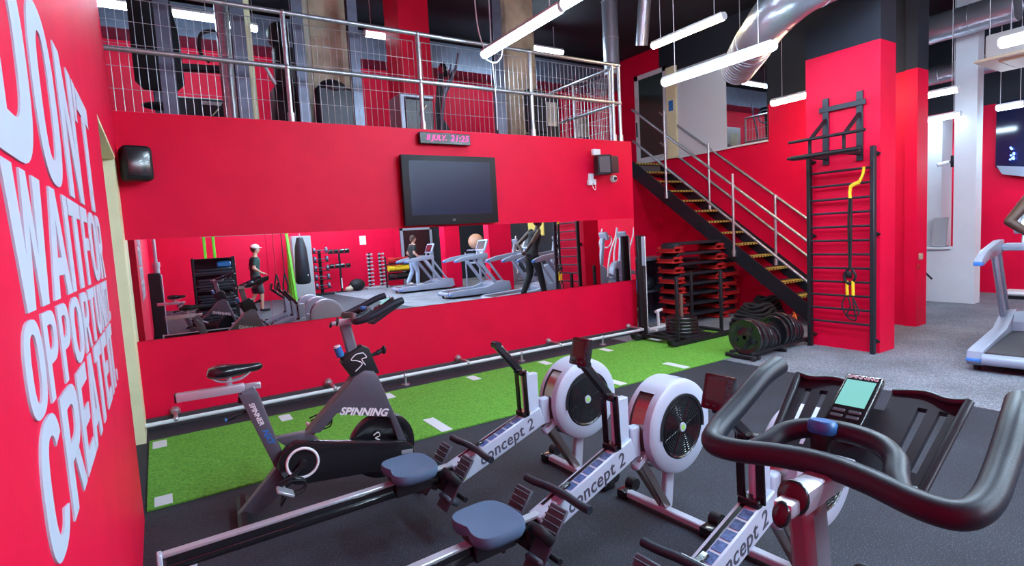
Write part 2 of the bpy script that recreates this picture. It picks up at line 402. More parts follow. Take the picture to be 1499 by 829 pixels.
# ---------------------------------------------------------------- wall slogan
def glyph(ch):
    """outer and inner outlines in the unit box"""
    def se(x0, x1, y0, y1, n=40, a0=0, a1=2*PI, e=2.6):
        cx, cy, rx, ry = (x0+x1)/2, (y0+y1)/2, (x1-x0)/2, (y1-y0)/2; out = []
        for k in range(n):
            a = a0+(a1-a0)*k/(n if abs(a1-a0-2*PI) < 1e-6 else n-1); c, s = math.cos(a), math.sin(a)
            out.append((cx+rx*math.copysign(abs(c)**(2/e), c), cy+ry*math.copysign(abs(s)**(2/e), s)))
        return out
    w, h = .30, .185
    if ch == 'O': return [se(0, 1, 0, 1), se(w, 1-w, h*.8, 1-h*.8)]
    if ch == 'D':
        o = [(0, 0), (0, 1), (.45, 1)]+se(-.1, 1, 0, 1, 20, PI/2, -PI/2)+[(.45, 0)]
        i = [(w, h), (w, 1-h), (.45, 1-h)]+se(.2, 1-w, h, 1-h, 16, PI/2, -PI/2)+[(.45, h)]
        return [o, i]
    if ch == 'C':
        o = se(0, 1, 0, 1, 36, .16*PI, 1.84*PI); i = se(w, 1-w*.9, h*.8, 1-h*.8, 30, 1.80*PI, .20*PI)
        return [o+i]
    if ch == 'U':
        o = [(1, 1)]+se(0, 1, 0, .8, 16, 0, -PI)+[(0, 1), (w, 1)]+se(w, 1-w, h*.9, .62, 12, PI, 2*PI)+[(1-w, 1)]
        return [o]
    if ch in 'PR':
        o = [(0, 0), (0, 1), (.5, 1)]+se(0, 1, .40, 1, 16, PI/2, -PI/2)[1:]
        if ch == 'P': o += [(w, .40), (w, 0)]
        else: o += [(.72, .42), (1.02, 0), (.72, 0), (.45, .40), (w, .40), (w, 0)]
        i = [(w, .40+h*.85), (w, 1-h*.85), (.5, 1-h*.85)]+se(.25, 1-w, .40+h*.85, 1-h*.85, 12, PI/2, -PI/2)[1:]
        return [o, i]
    if ch == 'N': return [[(0, 0), (0, 1), (w, 1), (1-w*.9, .38), (1-w*.9, 1), (1, 1), (1, 0), (1-w, 0), (w*.9, .62), (w*.9, 0)]]
    if ch == 'T': return [[(.5-w*.55, 0), (.5-w*.55, 1-h), (0, 1-h), (0, 1), (1, 1), (1, 1-h), (.5+w*.55, 1-h), (.5+w*.55, 0)]]
    if ch == 'I': return [[(0, 0), (0, 1), (1, 1), (1, 0)]]
    if ch == '.': return [se(0, 1, 0, .2, 14)]
    if ch == "'": return [[(0, 1), (1, 1), (.7, .68), (.2, .68)]]
    if ch == 'W': return [[(0, 1), (.25, 1), (.33, .38), (.42, 1), (.58, 1), (.67, .38), (.75, 1), (1, 1), (.82, 0), (.6, 0), (.5, .6), (.4, 0), (.18, 0)]]
    if ch == 'A': return [[(0, 0), (.36, 1), (.64, 1), (1, 0), (.72, 0), (.66, .2), (.34, .2), (.28, 0)], [(.40, .36), (.60, .36), (.5, .72)]]
    if ch == 'F': return [[(0, 0), (0, 1), (1, 1), (1, 1-h), (w*1.1, 1-h), (w*1.1, .60), (.85, .60), (.85, .44), (w*1.1, .44), (w*1.1, 0)]]
    if ch == 'E': return [[(0, 0), (0, 1), (1, 1), (1, 1-h), (w*1.1, 1-h), (w*1.1, .59), (.88, .59), (.88, .42), (w*1.1, .42), (w*1.1, h), (1, h), (1, 0)]]
    if ch == 'Y': return [[(0, 1), (.28, 1), (.5, .60), (.72, 1), (1, 1), (.64, .42), (.64, 0), (.36, 0), (.36, .42)]]
def curve_mesh(polys, depth):
    cu = bpy.data.curves.new('outline', 'CURVE'); cu.dimensions = '2D'; cu.fill_mode = 'BOTH'; cu.extrude = depth
    for P in polys:
        sp = cu.splines.new('POLY'); sp.points.add(len(P)-1); sp.use_cyclic_u = True
        for k, p in enumerate(P): sp.points[k].co = (p[0], p[1], 0, 1)
    o = bpy.data.objects.new('outline', cu); COL.objects.link(o)
    me = bpy.data.meshes.new_from_object(o.evaluated_get(bpy.context.evaluated_depsgraph_get()))
    bpy.data.objects.remove(o); return me
rows = [
 (1.795, 2.265, [('D', 1.25, 1.66), ('O', 1.72, 2.11), ('N', 2.20, 2.60), ("'", 2.64, 2.73), ('T', 2.76, 3.18)]),
 (1.505, 1.78, [('W', 1.25, 1.63), ('A', 1.64, 1.96), ('I', 1.98, 2.06), ('T', 2.08, 2.37), ('F', 2.41, 2.61), ('O', 2.64, 2.93), ('R', 2.96, 3.17)]),
 (1.308, 1.492, [('O', 1.235, 1.42), ('P', 1.445, 1.61), ('P', 1.65, 1.82), ('O', 1.85, 2.09), ('R', 2.12, 2.30), ('T', 2.33, 2.53), ('U', 2.55, 2.71), ('N', 2.74, 2.89), ('I', 2.91, 2.95), ('T', 2.96, 3.06), ('Y', 3.06, 3.17), ('.', 3.175, 3.20)]),
 (1.02, 1.298, [('C', 1.25, 1.50), ('R', 1.53, 1.79), ('E', 1.82, 2.03), ('A', 2.04, 2.29), ('T', 2.30, 2.53), ('E', 2.58, 2.78), ('I', 2.84, 2.91), ('T', 2.92, 3.11), ('.', 3.14, 3.18)])]
mb = MB()
for z0, z1, L in rows:
    for ch, y0, y1 in L:
        me = curve_mesh([[(y0+(y1-y0)*x, z0+(z1-z0)*y) for x, y in P] for P in glyph(ch)], .002)
        mb.mesh(me, facing((XL+.002, 0, 0), (0, 1, 0), (0, 0, 1)))
o = mb.build('wall_slogan', 'letter', None, 0)
tag(o, "white painted slogan DON'T WAIT FOR OPPORTUNITY. CREATE IT. on left red wall", 'lettering')

# ---------------------------------------------------------------- wall mirror
t = thing('wall_mirror', 'long low mirror set in the red wall under the television', 'mirror', (0, YW, .819))
t.rotation_euler = (math.radians(-.5), 0, 0)
xs = (-.225, .93, 2.27, 4.90, 6.045)
for a, b_ in zip(xs, xs[1:]):
    MB().bb((a+.0015, -.012, 0), (b_-.0015, -.002, .918)).build('mirror_pane', 'mirror', t, 0)
# television, clock, speakers, router, camera
tv = thing('television', 'large switched-off black flat screen television on the red wall', 'television', (3.01, 5.96, 1.76), 0)
MB().box((0, 0, .40), (1.235, .07, .80), None, .012, 2).build('housing', 'black', tv)
MB().bb((-.53, -.037, .115), (.53, -.034, .735)).build('screen', 'screen', tv, 0)
MB().mesh(text_mesh('LG', .03, .0006, .001), facing((0, -.037, .05), (1, 0, 0), (0, 0, 1))).build('logo', 'greybox', tv, 0)
MB().bb((-.2, .03, .2), (.2, .058, .6)).build('wall_bracket', 'black', tv)
ck = thing('digital_clock', 'black digital date clock with magenta digits above the television', 'clock', (2.98, 5.98, 2.70), 0)
MB().box((0, 0, .06), (.66, .06, .135), None, .008).build('casing', 'gloss', ck)
MB().mesh(text_mesh('8 JULY.', .085, .0008, .001, .25, 1.05, .95), facing((-.12, -.032, .065), (1, 0, 0), (0, 0, 1))).build('date_digits', 'led', ck, 0)
MB().mesh(text_mesh('21:25', .10, .0008, .0015, .2, 1.1), facing((.18, -.032, .065), (1, 0, 0), (0, 0, 1))).build('time_digits', 'led', ck, 0)

sp = thing('wall_speaker', 'rounded black loudspeaker high on the wall beside the cream jamb', 'speaker', (-.075, 5.86, 2.235), math.radians(12))
b = MB().box((0, 0, .155), (.225, .20, .30), None, .05, 4); b.build('cabinet', 'black', sp, 60)
MB().box((0, -.095, .15), (.17, .025, .23), None, .012, 2).build('grille', 'gloss', sp)
MB().cyl((0, .09, .15), (0, .16, .15), .02).build('bracket', 'black', sp)
sp = thing('wall_speaker', 'square black loudspeaker on a bracket near the stair end of wall', 'speaker', (5.33, 5.86, 2.36), math.radians(-20))
MB().box((0, 0, .13), (.20, .16, .27), None, .01, 2).build('cabinet', 'black', sp)
MB().box((0, -.083, .13), (.16, .008, .22), None, .003).build('grille', 'gloss', sp)
sp = thing('monitor_panel', 'small flat black panel right of the square loudspeaker', 'panel', (5.58, 5.9, 2.39), math.radians(15))
MB().box((0, 0, .12), (.19, .05, .235), None, .006).build('panel', 'tray', sp)
MB().cyl((0, .02, .12), (0, .10, .12), .015).build('bracket', 'black', sp)
rt = thing('wireless_router', 'small white box fixed above the square loudspeaker', 'router', (5.28, 5.93, 2.63))
MB().box((0, 0, .045), (.13, .05, .085), None, .008, 2).build('casing', 'white', rt)
jb = thing('junction_box', 'white junction box with hanging leads under the loudspeaker', 'junction box', (5.22, 5.99, 2.22))
MB().box((0, 0, .10), (.07, .05, .13), (0, .1, 0), .006).box((-.03, -.005, .04), (.06, .05, .07), None, .006).box((.06, 0, .05), (.05, .04, .08), None, .006).build('casing', 'white', jb)
MB().tube([(0, -.03, .04), (.01, -.03, -.03), (.05, -.03, -.06), (.06, -.03, .02)], .004, 6).build('cable', 'white', jb)
dc = thing('dome_camera', 'round white dome camera beside the square loudspeaker', 'security camera', (5.66, 5.99, 2.32))
MB().lathe((0, .02, 0), (0, -1, 0), [(0, -.01), (.055, -.01), (.055, .02), (.04, .045), (0, .05)], 24).build('housing', 'white', dc, 50)
MB().sphere((0, -.025, 0), .028).build('lens', 'gloss', dc)

# low white pipe rail
pr = thing('pipe_rail', 'low white pipe rail running along the foot of the mirrored wall', 'rail', (0, 5.75, 0))
MB().cyl((-.35, 0, .105), (6.02, 0, .105), .019).build('rail', 'white', pr, 50)
for x in (.65, 2.19, 3.74, 5.10, 5.98):
    MB().cyl((x, 0, .004), (x, 0, .10), .016).cyl((x, 0, .0), (x, 0, .012), .045).sphere((x, 0, .105), .028, n=12).build('foot', 'galv', pr, 50)
for x in (.01, 1.42, 2.98, 4.36, 5.85):
    MB().cyl((x, .02, .125), (x, .262, .125), .017).lathe((x, .265, .125), (0, -1, 0), [(0, 0), (.045, 0), (.045, .015), (.028, .04), (0, .04)], 20).sphere((x, .0, .115), .026, n=12).build('wall_flange', 'galv', pr, 50)

# mezzanine railing
rl = thing('mezzanine_railing', 'galvanised pipe railing with wire mesh panels along the mezzanine edge', 'railing', (0, 6.10, 2.87))
MB().cyl((-.5, 0, 1.10), (5.93, 0, 1.10), .024).build('top_rail', 'galv', rl, 50)
MB().cyl((-.5, 0, .56), (5.93, 0, .56), .024).build('mid_rail', 'galv', rl, 50)
posts = (-.30, 1.30, 2.77, 4.35, 5.80)
for x in posts + (5.93,):
    MB().cyl((x, 0, 0), (x, 0, 1.10), .024).cyl((x, 0, 0), (x, 0, .10), .036).sphere((x, 0, .56), .034, n=12).sphere((x, 0, 1.10), .034, n=12).build('post', 'galv', rl, 50)
for a, b_ in zip(posts, posts[1:]):
    m_ = MB(); x0, x1 = a+.05, b_-.05; n = round((x1-x0)/.068)
    for k in range(n+1):
        x = x0+(x1-x0)*k/n; m_.cyl((x, .03, .02), (x, .03, 1.02), .0025, n=5, cap=False)
    for k in range(6): m_.cyl((x0, .03, .02+.2*k), (x1, .03, .02+.2*k), .0025, n=5, cap=False)
    m_.tube([(x0, .03, .02), (x1, .03, .02), (x1, .03, 1.02), (x0, .03, 1.02)], .005, 6, 1, True)
    m_.build('mesh_panel', 'galv', rl, 50)
# landing railing going back
rl2 = thing('landing_railing', 'galvanised mesh railing turning back from the stair head', 'railing', (5.93, 6.2, 2.87))
for z in (.56, 1.10): MB().cyl((0, -.02, z), (0, 1.8, z), .022).build('rail', 'galv', rl2, 50)
for y in (.1, .95, 1.8): MB().cyl((0, y, 0), (0, y, 1.10), .022).build('post', 'galv', rl2, 50)
m_ = MB()
for k in range(24): m_.cyl((.03, .05+.074*k, .02), (.03, .05+.074*k, 1.02), .003, n=5, cap=False)
for k in range(6): m_.cyl((.03, .05, .02+.2*k), (.03, 1.75, .02+.2*k), .003, n=5, cap=False)
m_.build('mesh_panel', 'galv', rl2, 50)

# steel posts of the mezzanine
G = 'blue grey steel posts on the mezzanine'
def ibeam(x, y, w, lab, zt=CEIL):
    o = MB().bb((-w/2, -.05, 0), (w/2, -.035, zt-2.87)).bb((-w/2, .035, 0), (w/2, .05, zt-2.87)).bb((-.008, -.036, 0), (.008, .036, zt-2.87)).build('steel_post', 'bluesteel', None, 0, X=Matrix.Translation((x, y, 2.87)))
    tag(o, lab, 'post', G)
ibeam(.26, 6.5, .13, 'blue grey steel post, leftmost on the mezzanine, before the padded backrest')
ibeam(.93, 6.5, .13, 'blue grey steel post beside the pale pipe, second from the left')
ibeam(1.53, 6.5, .11, 'blue grey steel post left of the dark plaster column')
ibeam(2.14, 6.5, .11, 'blue grey steel post right of the dark plaster column')
ibeam(4.10, 6.5, .13, 'blue grey steel post beside the elliptical trainer')
for x, w, l in ((.82, .07, 'pale galvanised pipe left of the second steel post'), (1.05, .05, 'yellowed pipe right of the second steel post')):
    tag(MB().cyl((x, 6.75, 2.87), (x, 6.75, CEIL), w, n=20).build('service_pipe', 'galv' if x < 1 else 'cream', None, 50), l, 'pipe')
tag(MB().bb((1.72, 6.75, 2.87), (2.27, 7.2, CEIL), .01).build('plaster_column', 'plaster', None, 30), 'stained grey plaster column left of the red mezzanine column', 'column')
tag(MB().bb((4.45, 6.8, 2.87), (4.95, 7.2, CEIL), .01).build('plaster_column', 'plaster', None, 30), 'stained grey plaster column right of the elliptical trainer', 'column')
tag(MB().bb((2.93, 7.0, 2.87), (3.36, 7.5, CEIL)).build('mezzanine_column', 'red', None, 30), 'red column standing on the mezzanine', 'column', kind='structure')
o = MB().bb((-3, 9.1, 4.60), (9, 9.6, 5.05)).build('trim_1', 'bluesteel', None, 30); o['kind'] = 'structure'

# ---------------------------------------------------------------- stairs
st = thing('staircase', 'black steel staircase with yellow striped treads and pipe handrails', 'stairs', (8.45, 7.95, 0))
T = Matrix.Translation((-8.45, -7.95, 0))
rise, run = 2.87/14, .268
sl = rise/run
y_top = 7.95
for i in range(14):
    z = 2.87 - rise*i; y = y_top - run*i
    if i == 0: y = y_top
    tr = MB(T).bb((8.07, y, z-.035), (8.83, y+run+.02, z), .003).build('tread', 'tread', st, 30)
    yn = MB(T); yn.bb((8.09, y-.002, z), (8.81, y+.045, z+.004))
    for k in range(9): yn.bb((8.105+.08*k, y+.065, z), (8.155+.08*k, y+.13, z+.004))
    for k in range(9): yn.bb((8.105+.08*k, y-.004, z-.03), (8.15+.08*k, y, z-.004))
    yn.build('nosing', 'yellowline', tr, 0)
    MB(T).bb((8.09, y+run-.012, z-rise+.0), (8.81, y+run, z-.035)).build('riser', 'tread', st, 0) if i < 0 else None
for x, n_ in ((8.05, 'near'), (8.85, 'far')):
    m_ = MB(T)
    def zs(y): return (y-y_top)*sl+2.87
    P = [(4.05, max(0, zs(4.05)+.06)), (4.05, 0), (4.42, 0), (7.98, zs(7.98)-.30), (7.98, zs(7.98)+.02)]
    m_.prism([(p[0], p[1]) for p in P], -x-.012, -x+.012, Matrix.Rotation(PI/2, 4, 'Z'))
    for k in range(24):
        yy = 4.4+.148*k; m_.cyl((x-.022, yy, zs(yy)-.10), (x+.022, yy, zs(yy)-.10), .011, n=8)
    m_.build('stringer', ['stringer'], st, 30)
def stair_rail(x, zlo, zhi, y0, y1, name='handrail', r=.022):
    MB(T).cyl((x, y0, zs(y0)+zlo), (x, y1, zs(y1)+zlo), r).build(name, 'galv', st, 50)
for x in (8.05, 8.82):
    for dz in (.42, 1.02):
        stair_rail(x, dz, dz, 4.1, 7.95)
for x, y, extra in ((8.05, 7.12, 1.45), (8.05, 5.72, 1.22), (8.82, 6.77, 1.12), (8.82, 5.465, 1.05), (8.05, 4.3, 1.1), (8.82, 4.2, 1.1)):
    z = zs(y)
    MB(T).cyl((x-.03, y, z-.10), (x-.03, y, z+extra), .021).cyl((x-.03, y, z-.13), (x-.03, y, z-.02), .032).sphere((x-.015, y, z+.42), .034, n=12).sphere((x-.015, y, z+1.02), .034, n=12).build('baluster', 'galv', st, 50)
# door, pale panel painted as a reflection, and mirror on the stair wall
d = MB().bb((8.80, 7.40, 2.87), (8.90, 7.47, 4.35)).bb((8.80, 7.93, 2.87), (8.90, 8.0, 4.35)).bb((8.80, 7.40, 4.28), (8.90, 8.0, 4.35)).bb((8.80, 7.47, 2.87), (8.9, 7.93, 3.0))
d = MB().bb((8.80, 7.75, 2.93), (8.849, 7.83, 4.75)).bb((8.80, 8.50, 2.87), (8.849, 8.60, 4.75)).bb((8.80, 7.75, 4.66), (8.849, 8.60, 4.75)).bb((8.80, 7.83, 2.93), (8.849, 8.50, 3.05)).build('door_1', 'white', None, 30)
d['kind'] = 'structure'; tag(d, 'white framed glazed door at the head of the stairs', 'door', kind='structure')
MB().bb((8.82, 7.83, 3.05), (8.84, 8.50, 4.66)).build('glass_panel', 'doorglass', d, 0)
MB().cyl((8.78, 8.55, 3.5), (8.78, 8.55, 3.8), .014).build('door_handle', 'black', d)
wb = MB().bb((8.83, 6.40, 2.95), (8.849, 7.50, 4.60), .003).build('reflection_panel', 'palereflection', None, 30); tag(wb, 'glossy pale panel standing in for a white reflection beside the door', 'panel')  # solid pale sheet in place of a white wall reflected in the mirror
cl = MB().bb((8.79, 7.50, 2.93), (8.849, 7.74, 4.70), .003).build('trim_2', 'cream', None, 30); cl['kind'] = 'structure'
wm = thing('landing_mirror', 'tall mirror on the stair wall above the white sill', 'mirror', (8.84, 6.0, 2.95))
MB().bb((-.01, -.39, 0), (.009, .39, 1.64)).build('mirror_pane', 'mirror', wm, 0)
MB().bb((-.03, -.39, -.03), (.009, .39, 0)).build('sill', 'white', wm, 0)
o = MB().bb((8.80, 6.40, 2.915), (8.849, 7.50, 2.949)).build('trim_3', 'white', None, 0); o['kind'] = 'structure'
tag(MB().bb((8.785, 7.57, 3.85), (8.79, 7.68, 4.05)).build('notice', 'bluetext', None, 0), 'small blue notice on the cream strip by the landing door', 'notice')
# ---------------------------------------------------------------- spin bike (x forward, y left)
def spin_bike(loc, rz, label, dz=0.0):
    t = thing('spin_bike', label, 'exercise bike', loc, rz, )
    f = MB()
    f.prism([(.36, .33), (.28, .33), (.02, .06), (.09, .03), (.15, .05), (.42, .24)], -.035, .035, bev=.012)          # rear leg
    f.prism([(.082, .765), (.187, .757), (.255, .49), (.29, .36), (.40, .20), (.30, .22), (.235, .30)], -.04, .04, bev=.012)  # seat tube
    f.prism([(.25, .47), (.45, .468), (.50, .40), (.35, .36)], -.035, .035, bev=.01)
    # A shaped front shield on both sides
    f.prism([(.43, .468), (.505, .455), (.615, .555), (.935, .462), (1.03, .10), (1.10, .10), (.885, .74), (.86, .785), (.80, .80), (.73, .77), (.69, .72)], -.062, .062, bev=.02)
    f.build('frame', 'darkmetal', t, 35)
    MB().prism([(.72, .765), (.665, .86), (.685, .905), (.80, .955), (.845, .93), (.90, .76)], -.048, .048, bev=.02).build('neck_sleeve', 'black', t, 35)
    MB().bar((.05, -.25, .045), (.05, .25, .045), .07, .06, .02).build('stabilizer', 'black', t, 35)
    MB().bar((1.08, -.26, .045), (1.08, .26, .045), .07, .06, .02).build('stabilizer', 'black', t, 35)
    for x in (.05, 1.08):
        for y in (-.22, .22): MB().cyl((x, y, 0), (x, y, .025), .025).build('levelling_foot', 'black', t)
    # flywheel
    fw = MB().lathe((.885, -.022, .28), (0, 1, 0), [(0, .01), (.15, .01), (.17, 0), (.205, 0), (.215, .006), (.215, .038), (.205, .044), (.17, .044), (.15, .034), (0, .034)], 48).build('flywheel', 'gloss', t, 35)
    MB().torus((.885, 0, .28), (0, 1, 0), .205, .012, 48, 8).build('rim', 'darkmetal', fw, 50)
    MB().tube([(.83, -.026, .36), (.86, -.026, .375), (.87, -.026, .35), (.84, -.026, .34), (.87, -.026, .32), (.85, -.026, .30)], .003, 6).build('logo', 'whitetext', fw, 50)
    # belt guard
    pts = []
    for k in range(17):
        a = math.radians(100 + 165*k/16); pts.append((.385+.135*math.cos(a), .315+.135*math.sin(a)))
    for k in range(9):
        a = math.radians(-95 + 175*k/8); pts.append((.985+.085*math.cos(a), .222+.085*math.sin(a)))
    g = MB().prism(pts, -.105, -.05, bev=.012).build('belt_guard', 'gloss', t, 35)
    MB().torus((.385, -.106, .315), (0, 1, 0), .088, .0085, 40, 8).build('guard_ring', 'whitetext', g, 50)
    MB().box((1.02, -.107, .235), (.075, .003, .026), (0, math.radians(5), 0), .001).build('badge', 'chrome', g)
    # cranks and pedals
    for s, dx, dz_ in ((-1, -.115, -.11), (1, .115, .11)):
        y0 = .125*s; c = MB()
        c.bar((.385, y0, .315), (.385+dx, y0, .315+dz_), .016, .028, .004); c.cyl((.385, .06*s, .315), (.385, .135*s, .315), .022)
        c = c.build('crank', 'black', t)
        px, pz = .385+dx, .315+dz_; yy = y0+.075*s
        MB().box((px, yy, pz), (.10, .085, .018), (0, .5, 0), .005).cyl((px, y0, pz), (px, yy+.04*s, pz), .008).build('pedal', 'chrome', c)
        cg = MB()
        for k in (-.03, .03):
            cg.tube([(px+.05, yy+k, pz-.02), (px+.10, yy+k*.8, pz-.01), (px+.11, yy+k*.6, pz+.04), (px+.05, yy+k, pz+.065), (px-.02, yy+k, pz+.05)], .005, 6)
        cg.tube([(px+.0, yy-.045, pz-.01), (px-.03, yy, pz-.075), (px+.0, yy+.045, pz-.01)], .006, 6)
        cg.build('toe_cage', 'black', c, 60)
    # seat post, slider, saddle
    MB().bar((.145, 0, .74), (.13, 0, .795), .045, .08, .006).build('seat_post', 'silverpaint', t)
    sl_ = MB().bb((-.225, -.022, .775), (.12, .022, .825), .008, 2).bb((.12, -.017, .782), (.205, .017, .818), .005).build('seat_slider', 'chrome', t)
    MB().bb((-.232, -.023, .774), (-.222, .023, .826), .003).build('end_cap', 'gloss', sl_)
    MB().cyl((.10, 0, .775), (.10, 0, .745), .008).cyl((.10, 0, .75), (.10, 0, .715), .020, .026).build('adjust_knob', 'black', t)
    MB().cyl((.13, 0, .66), (.05, -.02, .648), .009).cyl((.05, -.02, .648), (.012, -.03, .637), .017, .013).build('pop_pin', 'black', t)
    MB().cyl((.012, -.03, .637), (.002, -.033, .634), .012).build('pin_tip', 'blue', t)
    b = bmesh.new(); secs = []
    prof = [(-.085, .035, .010, .905), (-.075, .062, .022, .915), (-.03, .082, .032, .920), (.02, .075, .032, .918), (.07, .050, .028, .914), (.13, .028, .022, .914), (.185, .022, .018, .916), (.205, .010, .008, .914)]
    for x, w, h, z in prof:
        secs.append([b.verts.new((x+.02, w*math.cos(a), z+h*(math.sin(a)*(1.0 if math.sin(a) > 0 else 1.5)))) for a in [2*PI*k/16 for k in range(16)]])
    for A, B_ in zip(secs, secs[1:]):
        for k in range(16): b.faces.new((A[k], A[(k+1) % 16], B_[(k+1) % 16], B_[k]))
    b.faces.new(secs[0]); b.faces.new(list(reversed(secs[-1]))); bmesh.ops.recalc_face_normals(b, faces=b.faces[:])
    sd = MB()._add(b).build('saddle', 'gloss', t, 70)
    MB().tube([(-.05, .02, .89), (-.0, .02, .855), (.10, .02, .855), (.17, .01, .90)], .005, 8).tube([(-.05, -.02, .89), (0, -.02, .855), (.10, -.02, .855), (.17, -.01, .90)], .005, 8).cyl((.04, 0, .82), (.04, 0, .87), .018).build('saddle_clamp', 'chrome', sd, 50)
    # knobs at the neck
    MB().cyl((.82, 0, .865), (.90, 0, .885), .012).cyl((.90, 0, .885), (.935, 0, .90), .018, .014).sphere((.945, 0, .90), .022, (.7, 1, 1.3)).build('brake_knob', 'black', t, 60)
    lv = MB().cyl((.70, -.02, .83), (.665, -.03, .915), .012).build('lever', 'black', t)
    MB().cyl((.668, -.03, .905), (.65, -.032, .965), .024, .024).build('lever_grip', 'blue', lv)
    MB().cyl((.652, -.032, .96), (.648, -.032, .975), .022, .018).build('lever_cap', 'whitetext', lv)
    # handlebar post
    h = dz
    MB().bar((.765, 0, .80), (.712, 0, 1.10+h), .07, .042, .012, up=(0, 1, 0)).build('handlebar_post', 'silverpaint', t)
    MB().bb((.632, -.015, 1.098+h), (.67, .015, 1.122+h), .006, 2).bb((.665, -.021, 1.092+h), (.86, .021, 1.130+h), .007, 2).build('handlebar_slider', 'chrome', t)
    MB().sphere((.630, 0, 1.104+h), .019, (.55, .75, 1.1), 20, rot=(0, .35, 0)).build('adjuster_cap', 'gloss', t, 60)
    MB().sphere((.668, 0, 1.118+h), .027, (.42, .95, 1.05), 20, rot=(0, .2, 0)).build('adjuster_cap', 'gloss', t, 60)
    # handlebar
    H = V((0, 0, h)); r = .0215
    m_ = MB()
    P = [(1.035, .205, 1.232), (.97, .21, 1.215), (.88, .213, 1.175), (.80, .212, 1.145), (.752, .195, 1.133), (.745, .15, 1.132), (.765, .07, 1.138), (.775, 0, 1.140)]
    full = P + [(x, -y, z) for x, y, z in reversed(P[:-1])]
    m_.tube([V(p)+H for p in full], r, 16, 6)
    Lp = [(.752, .122, 1.134), (.785, .104, 1.146), (.825, .090, 1.160), (.853, .055, 1.170), (.862, 0, 1.173)]
    m_.tube([V(p)+H for p in Lp + [(x, -y, z) for x, y, z in reversed(Lp[:-1])]], .0185, 16, 6)
    m_.build('handlebar', 'grip', t, 70)
    # tray wings with slots, tilted plane from (bx, bz) to (tx, tz)
    def tp(u, v, w=0):   # u sideways, v 0..1 up the tray, w above
        bx, bz, tx, tz = .868, 1.095+h, 1.05, 1.205+h; u = u+.015
        dx, dz2 = tx-bx, tz-bz; L_ = math.hypot(dx, dz2)
        return V((bx+dx*v-dz2/L_*w, u, bz+dz2*v+dx/L_*w))
    tr = MB()
    def plate(u0, u1, v0, v1, th=.006):
        b = bmesh.new(); q = [tp(u, v, w) for w in (-th, th) for u, v in ((u0(v0), v0), (u1(v0), v0), (u1(v1), v1), (u0(v1), v1))]
        vs = [b.verts.new(p) for p in q]
        for f_ in ((0, 1, 2, 3), (7, 6, 5, 4), (0, 4, 5, 1), (1, 5, 6, 2), (2, 6, 7, 3), (3, 7, 4, 0)): b.faces.new([vs[i] for i in f_])
        bmesh.ops.recalc_face_normals(b, faces=b.faces[:]); tr._add(b)
    for s in (-1, 1):
        W = lambda f_: (lambda v, f_=f_: s*(.03+(.130+.020*v-.03)*f_))
        cols_ = [(0, .42), (.55, .70), (.82, 1)]
        for a, b_ in cols_: plate(W(a), W(b_), 0, 1)
        for a, b_ in ((.42, .55), (.70, .82)):
            plate(W(a), W(b_), 0, .16); plate(W(a), W(b_), .86, 1)
        tr.tube([tp(s*.130, 0, .004), tp(s*.150, 1, .012)], .008, 8, 1)
        tr.tube([tp(s*.03, 1.0, .004), tp(s*.08, 1.04, .006), tp(s*.12, .98, .010), tp(s*.150, 1, .012)], .007, 8)
    plate(lambda v: -.031, lambda v: .031, 0, .75)
    tr.tube([tp(-.125, 0, .002), tp(0, -.03, .002), tp(.125, 0, .002)], .010, 8)
    tr.build('accessory_tray', 'tray', t, 50)
    # console
    cs = MB(); c0 = tp(.012, .68, .032); up = (tp(0, 1)-tp(0, 0)).normalized(); Xc = facing(c0, (0, -1, 0), up)
    cs.box((0, 0, 0), (.067, .138, .020), None, .008, 3); con = cs.build('console', 'gloss', t, 60, X=Xc)
    MB().bb((-.026, -.022, .0098), (.026, .048, .0108)).build('display', 'lcd', con, 0)
    bt = MB()
    for i in range(2):
        for j in range(2): bt.box((-.014+.028*i, -.036-.014*j, .0100), (.022, .009, .003), None, .002)
    bt.build('button', 'foot', con)
    MB().mesh(text_mesh('SPINNING', .012, .0003, .0003), Matrix.Translation((0, .057, .0102))).build('lettering', 'whitetext', con, 0)
    MB().cyl(tp(0, .35, .0), tp(0, .45, .03), .018).build('console_mount', 'black', t)
    MB().cyl((.83, .03, 1.13+h), (.838, .03, 1.169+h), .014, .018).build('knob_stem', 'black', t)
    kb = MB().lathe((.842, .03, 1.170+h), (.15, 0, 1), [(0, 0), (.022, 0), (.0245, .004), (.0245, .018), (.02, .023), (0, .024)], 24).build('resistance_knob', 'blue', t, 45)
    # lettering
    ang = math.radians(-13)
    Rr = (math.cos(ang), 0, math.sin(ang))
    MB().mesh(text_mesh('SPINNING', .066, .0008, .0022, .25), facing((.775, -.0635, .535), Rr, (-Rr[2], 0, Rr[0]))).build('lettering', 'whitetext', t, 0)
    MB().mesh(text_mesh('SPINNING', .066, .0008, .0022, .25), facing((.775, .0635, .535), (-Rr[0], 0, -Rr[2]), (-Rr[2], 0, Rr[0]))).build('lettering', 'whitetext', t, 0)
    d1 = V((.255-.16, 0, .42-.70)).normalized()
    MB().mesh(text_mesh('SPINNER', .038, .0008, .001, .2), facing((.165, -.041, .64), d1, (.95, 0, .3))).build('lettering', 'whitetext', t, 0)
    MB().mesh(text_mesh('NXT', .045, .0008, .002, .3), facing((.215, -.041, .495), d1, (.95, 0, .3))).build('lettering', 'bluetext', t, 0)
    MB().tube([(.80, -.050, .91), (.755, -.050, .905), (.725, -.050, .875), (.76, -.050, .865), (.79, -.050, .84), (.745, -.050, .80)], .0035, 6).tube([(.80, -.05, .91), (.82, -.05, .88), (.79, -.05, .87), (.81, -.05, .83)], .0035, 6).build('logo', 'whitetext', t, 50)
    return t
spin_bike((.24, 3.53, 0), math.radians(-5), 'charcoal spin bike beside the green turf with its saddle at left')
